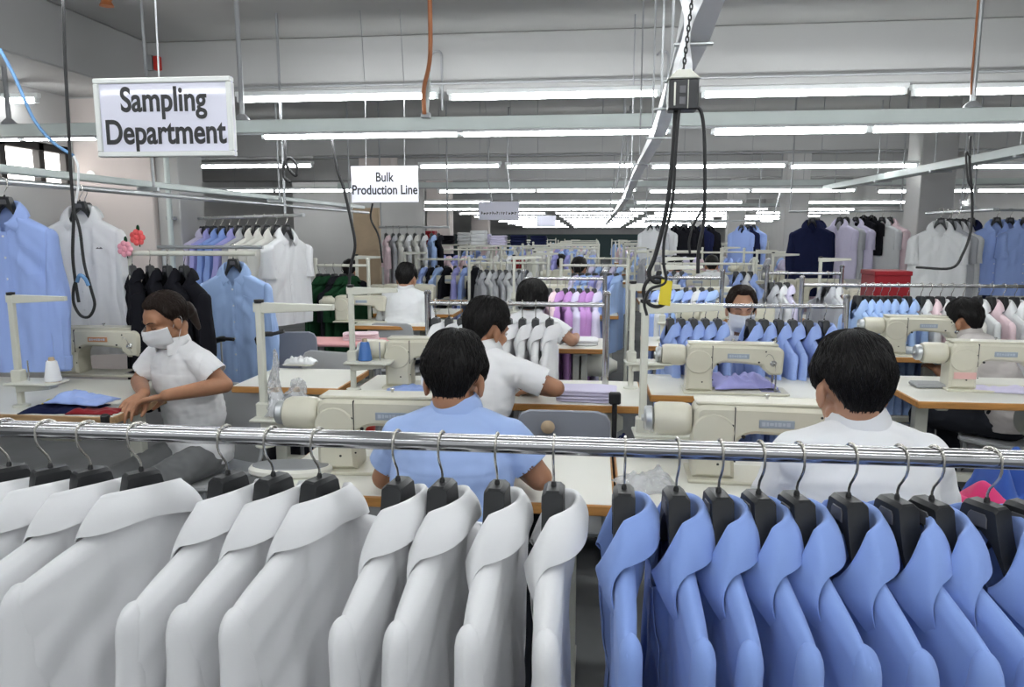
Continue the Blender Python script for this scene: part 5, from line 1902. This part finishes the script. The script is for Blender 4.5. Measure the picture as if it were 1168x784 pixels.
# man at the far left table, man in the bob hair, distant workers
def worker(px, Y, top_py, label, cl, rz=0.0, vox=.009, **kw):
    Lx = loc_of(px, Y)
    ztop_ = PY(px, top_py, Y).z
    seat = max(.27, ztop_ - .185 - .098 - .455 - .095)
    d = dict(vox=vox, seat=seat, lean=R(8), hunch=R(8), pitch=R(-14), sw=.155, cloth=cl, strands=300, seed=px % 17 + 1, face=False)
    d.update(kw)
    person(label, Lx, rz, d, 'sewing workers')
    chair((Lx.x, Lx.y, 0), rz, 'grey chair under the ' + label.replace('person', 'worker').replace('sitting ', '').replace(' at a table', ''), M_CHAIRL, seat - .02)


worker(598, 4.45, 318, 'person with round bobbed black hair at a table behind the white rack', M_WHITE, R(-15), .007, hairstyle='bob', strands=600,
       arm_r=((.27, .10, .85), (.22, .36, .84)), sleeve=.7)
yTb = PZ(660, 398, T).y
table(PZ(632, 400, T).x, PZ(690, 400, T).x, yTb, yTb + .5, 'small cream table with wooden edge behind the white rack')
blob_cloth((.24, .2, .04), (PZ(662, 392, T).x, yTb + .22, T), 0, M_WHITE, 'white folded cloth on the small table behind the white rack', layers=2, seed=3)
worker(459, 6.0, 300, 'person in a white shirt sitting far back by the window side tables', M_WHITE2, R(-6), .008)
yTc = PZ(450, 372, T).y
table(PZ(395, 373, T).x, PZ(520, 373, T).x, yTc, yTc + .5, 'wooden edged table of the worker far back on the window side')
machine((PY(392, 360, yTc + .25).x, yTc + .25, T), R(4), 'cream sewing machine of the worker far back on the window side', MACH_LOD, .95)
for k, (px, Y, py, m, lab) in enumerate(((656, 8.2, 293, M_BLUE2, 'person with black hair far down the aisle among lilac clothes'), (770, 9.0, 292, M_LILAC, 'person in lilac far behind the cable loop'), (808, 9.6, 291, M_WHITE2, 'person in white far behind the straight hanging cable'), (640, 10.5, 290, M_GREYC, 'person in grey far down the aisle below the blank sheet'), (398, 8.0, 296, M_BLACKC, 'person in black far back by the board partition'))):
    worker(px, Y, py, lab, m, R((-10, 8, -4, 12, 0)[k]), .013, strands=60)

# racks in depth down both lines
rnd = random.Random(42)
LINES = [
    (597, 690, 318, 5.5, [(M_LILAC, 'pale lilac'), (M_PINK, 'pale pink'), (M_PURPLE, 'orchid'), (M_PURPLE, 'orchid'), (M_LILAC, 'lilac'), (M_PURPLE, 'orchid'), (M_PURPLE, 'orchid')], [618, 627, 636, 645, 653, 661, 670, 678], 'on the purple rack past the bobbed worker'),
    (640, 716, 303, 7.0, [(M_LILAC, 'lilac'), (M_BLUE2, 'blue'), (M_BLUE3, 'light blue'), (M_LAV, 'lavender')], [655, 663, 671, 679, 687, 695, 703], 'on the second rack past the bobbed worker'),
    (652, 716, 295, 9.2, [(M_BLUE3, 'light blue'), (M_WHITE2, 'white'), (M_LILAC, 'lilac')], [658, 666, 674, 682, 690, 698, 706], 'on the third rack past the bobbed worker'),
    (738, 824, 317, 5.6, [(M_BLUE2, 'blue'), (M_WHITE2, 'white'), (M_BLUE2, 'blue'), (M_BLUE3, 'light blue')], [746, 755, 764, 773, 783, 792, 801, 811], 'on the first rack behind the masked man'),
    (745, 860, 301, 7.4, [(M_BLUE2, 'blue'), (M_BLUE2, 'blue'), (M_WHITE2, 'white')], [752, 760, 769, 778, 840, 848, 856], 'on the second rack behind the masked man'),
    (875, 960, 312, 6.0, [(M_GREYC, 'grey'), (M_WHITE2, 'white'), (M_LILAC, 'lilac')], [880, 889, 898, 944, 952], 'on the low rack under the navy jackets'),
    (535, 625, 300, 7.6, [(M_GREYC, 'grey'), (M_WHITE2, 'white'), (M_GREYC, 'grey')], [548, 555, 562, 570, 577, 585, 592, 600], 'on the grey rack under the small blurred sign'),
    (360, 420, 303, 6.2, [(M_GREEN, 'bottle green'), (M_GREEN, 'bottle green'), (M_BLACKC, 'black'), (M_GREEN, 'bottle green')], [364, 372, 381, 391, 400], 'on the green rack near the window column'),
    (475, 560, 296, 8.4, [(M_BLUE2, 'blue'), (M_BLACKC, 'black'), (M_BLUE3, 'light blue'), (M_BLACKC, 'black'), (M_LAV, 'lavender')], [482, 490, 499, 509, 519, 530, 541], 'on the mixed rack beyond the worker far back'),
]
for x0, x1, py, Y, mats, pxs, where in LINES:
    z = PY((x0 + x1) / 2, py, Y).z
    make_rack(PY(x0, py, Y).x, PY(x1, py, Y).x, Y, z, 'steel garment rack, the one ' + where.replace('on the ', 'called ', 1).replace('called ', '', 1), r=.012, mrail=M_CREAM2 if Y > 6 else M_CHROME, low=False)
    row(pxs, py, Y, z, mats, MIDS if Y < 7.2 else FAR, 'shirt', where, 'shirts ' + where, R(rnd.uniform(-25, 25)), True, int(Y * 10), jit=8)
# long white and coloured lengths hung high at the back on the left
for k, (px, py, Y, m, nm) in enumerate(((455, 256, 8.8, M_CREAMC, 'cream'), (464, 256, 8.8, M_WHITE2, 'white'), (473, 257, 8.9, M_CREAMC, 'cream'), (482, 257, 8.9, M_WHITE2, 'white'), (492, 257, 9.0, M_BLUE3, 'light blue'), (500, 258, 9.0, M_BLACKC, 'black'), (440, 256, 8.8, M_PINK, 'dusty pink'), (448, 256, 8.8, M_GREYC, 'grey'))):
    show(0, 0, Y, FAR[k % 2], m, f'{nm} garment hung high beyond the worker far back, {ORD[k]} listed along the bar'.replace(' listed', ''), X=PY(px, py, Y).x, z=1.56, rz=R(20), s=1.05)
o = thing('garment_bar', 'steel bar of pale garments beyond the worker far back', 'bar', (0, 8.88, 1.56), 0)
MB().tube([(PY(432, 250, 8.88).x, 0, 0), (PY(512, 250, 8.88).x, 0, 0)], .014, 10).build('bar', M_GALV, o)
for px in (434, 510):
    MB().tube([(PY(px, 250, 8.88).x, .02, 0), (PY(px, 250, 8.88).x, .02, ZC - 1.56)], .010, 8).build('drop_rod', M_GREY, o)

# machines and tables line after line into the distance
def bench(x, Y, k, lab):
    table(x - .55, x + .55, Y, Y + .52, 'cream sewing table ' + lab, group='sewing tables in the far lines')
    machine((x - .1, Y + .28, T), R(rnd.uniform(-4, 4)), 'cream sewing machine ' + lab, MACH_LOD, 1.1, 'sewing machines in the far lines')
    thread_stand((x - .42, Y + .25, T), R(rnd.uniform(-8, 8)), 'cream thread stand ' + lab, .52, .26, .12, 'thread stands in the far lines')


cols_ = [(-1.75, 'in the far lines on the window side of the aisle'), (-.35, 'in the far lines beside the aisle'), (1.0, 'in the far lines across the aisle'), (2.4, 'in the far lines by the other wall')]
for Y in (5.0, 6.6, 8.0, 9.6, 11.4, 13.4, 15.8, 18.5, 22.0):
    for (x, lab) in cols_:
        if Y < 6 and x < -1:
            continue
        if Y < 6 and x > 2 or Y < 5.5 and x < .5:
            continue
        bench(x + rnd.uniform(-.12, .12), Y + rnd.uniform(-.15, .15), 0, lab)
pal = [M_BLUE2, M_WHITE2, M_BLUE3, M_GREYC, M_LILAC, M_PINK, M_CREAMC, M_LAV]
nmz = {M_BLUE2: 'blue', M_WHITE2: 'white', M_BLUE3: 'light blue', M_GREYC: 'grey', M_LILAC: 'lilac', M_PINK: 'pink', M_CREAMC: 'cream', M_LAV: 'lavender'}
for Y in (10.4, 12.2, 14.4, 17.0, 20.5, 25.0):
    for (x0, x1, lab) in ((-2.6, -1.3, 'window side'), (-1.0, .05, 'aisle side'), (.55, 1.7, 'across the aisle'), (2.0, 3.2, 'other wall side')):
        z = 1.22 + rnd.uniform(-.04, .10)
        make_rack(x0, x1, Y, z, f'pale steel garment rack in the distance, {lab}', 'distant racks ' + lab, M_CREAM2, .013, True, False)
        c0 = rnd.randrange(8)
        n = 6
        for k in range(n):
            m = pal[(c0 + (k // 2)) % 8]
            xx = lerp(x0 + .1, x1 - .1, k / (n - 1))
            hang_shirt(FAR[k % 2], (xx, Y, z), R(rnd.uniform(-30, 30)), m, f'{nmz[m]} shirt on a distant rack, {lab}', f'distant {nmz[m]} shirts {lab}')
# stacked goods on shelves far back
for (px, Y, lab) in ((580, 13.0, 'under the blurred sign'), (770, 15.0, 'beyond the cable loop'), (520, 14.0, 'beyond the pale garments'), (1000, 12.5, 'by the far column')):
    x = PY(px, 270, Y).x
    o = thing('storage_shelf', 'cream steel shelf of folded goods far back ' + lab, 'shelf', (x, Y, 0), 0)
    for sx in (-.7, .7):
        for sy in (-.2, .2):
            MB().bx(sx - .02, sx + .02, sy - .02, sy + .02, 0, 1.30, .003).build('post', M_CREAM2, o)
    for z in (.4, .85, 1.25):
        MB().bx(-.72, .72, -.22, .22, z, z + .025, .003).build('board', M_CREAM2, o)
    for z in (.875, 1.275):
        for j in range(4):
            m = rnd.choice(pal + [M_NAVY, M_BLACKC, M_RED])
            blob_cloth((.28, .3, rnd.uniform(.12, .26)), (x - .52 + .35 * j, Y, z), 0, m, 'stack of folded cloth on the far shelf ' + lab, layers=4, seed=j, group='folded stacks on the far shelf ' + lab)
# ---------------------------------------------------------------- light and output
w = bpy.data.worlds.new('world')
sc.world = w
w.use_nodes = True
w.node_tree.nodes['Background'].inputs['Color'].default_value = (.93, .97, 1.0, 1)
w.node_tree.nodes['Background'].inputs['Strength'].default_value = .28
sc.view_settings.view_transform = 'Standard'
sc.view_settings.look = 'None'
sc.view_settings.exposure = 1.2
sc.view_settings.gamma = 1.0
sc.view_settings.use_curve_mapping = False
sc.cycles.use_denoising = True
sc.cycles.max_bounces = 6
sc.cycles.diffuse_bounces = 3
sc.cycles.glossy_bounces = 3
sc.cycles.transmission_bounces = 5
sc.cycles.transparent_max_bounces = 8
sc.cycles.use_light_tree = True
sc.cycles.sample_clamp_indirect = 6
bpy.context.view_layer.update()
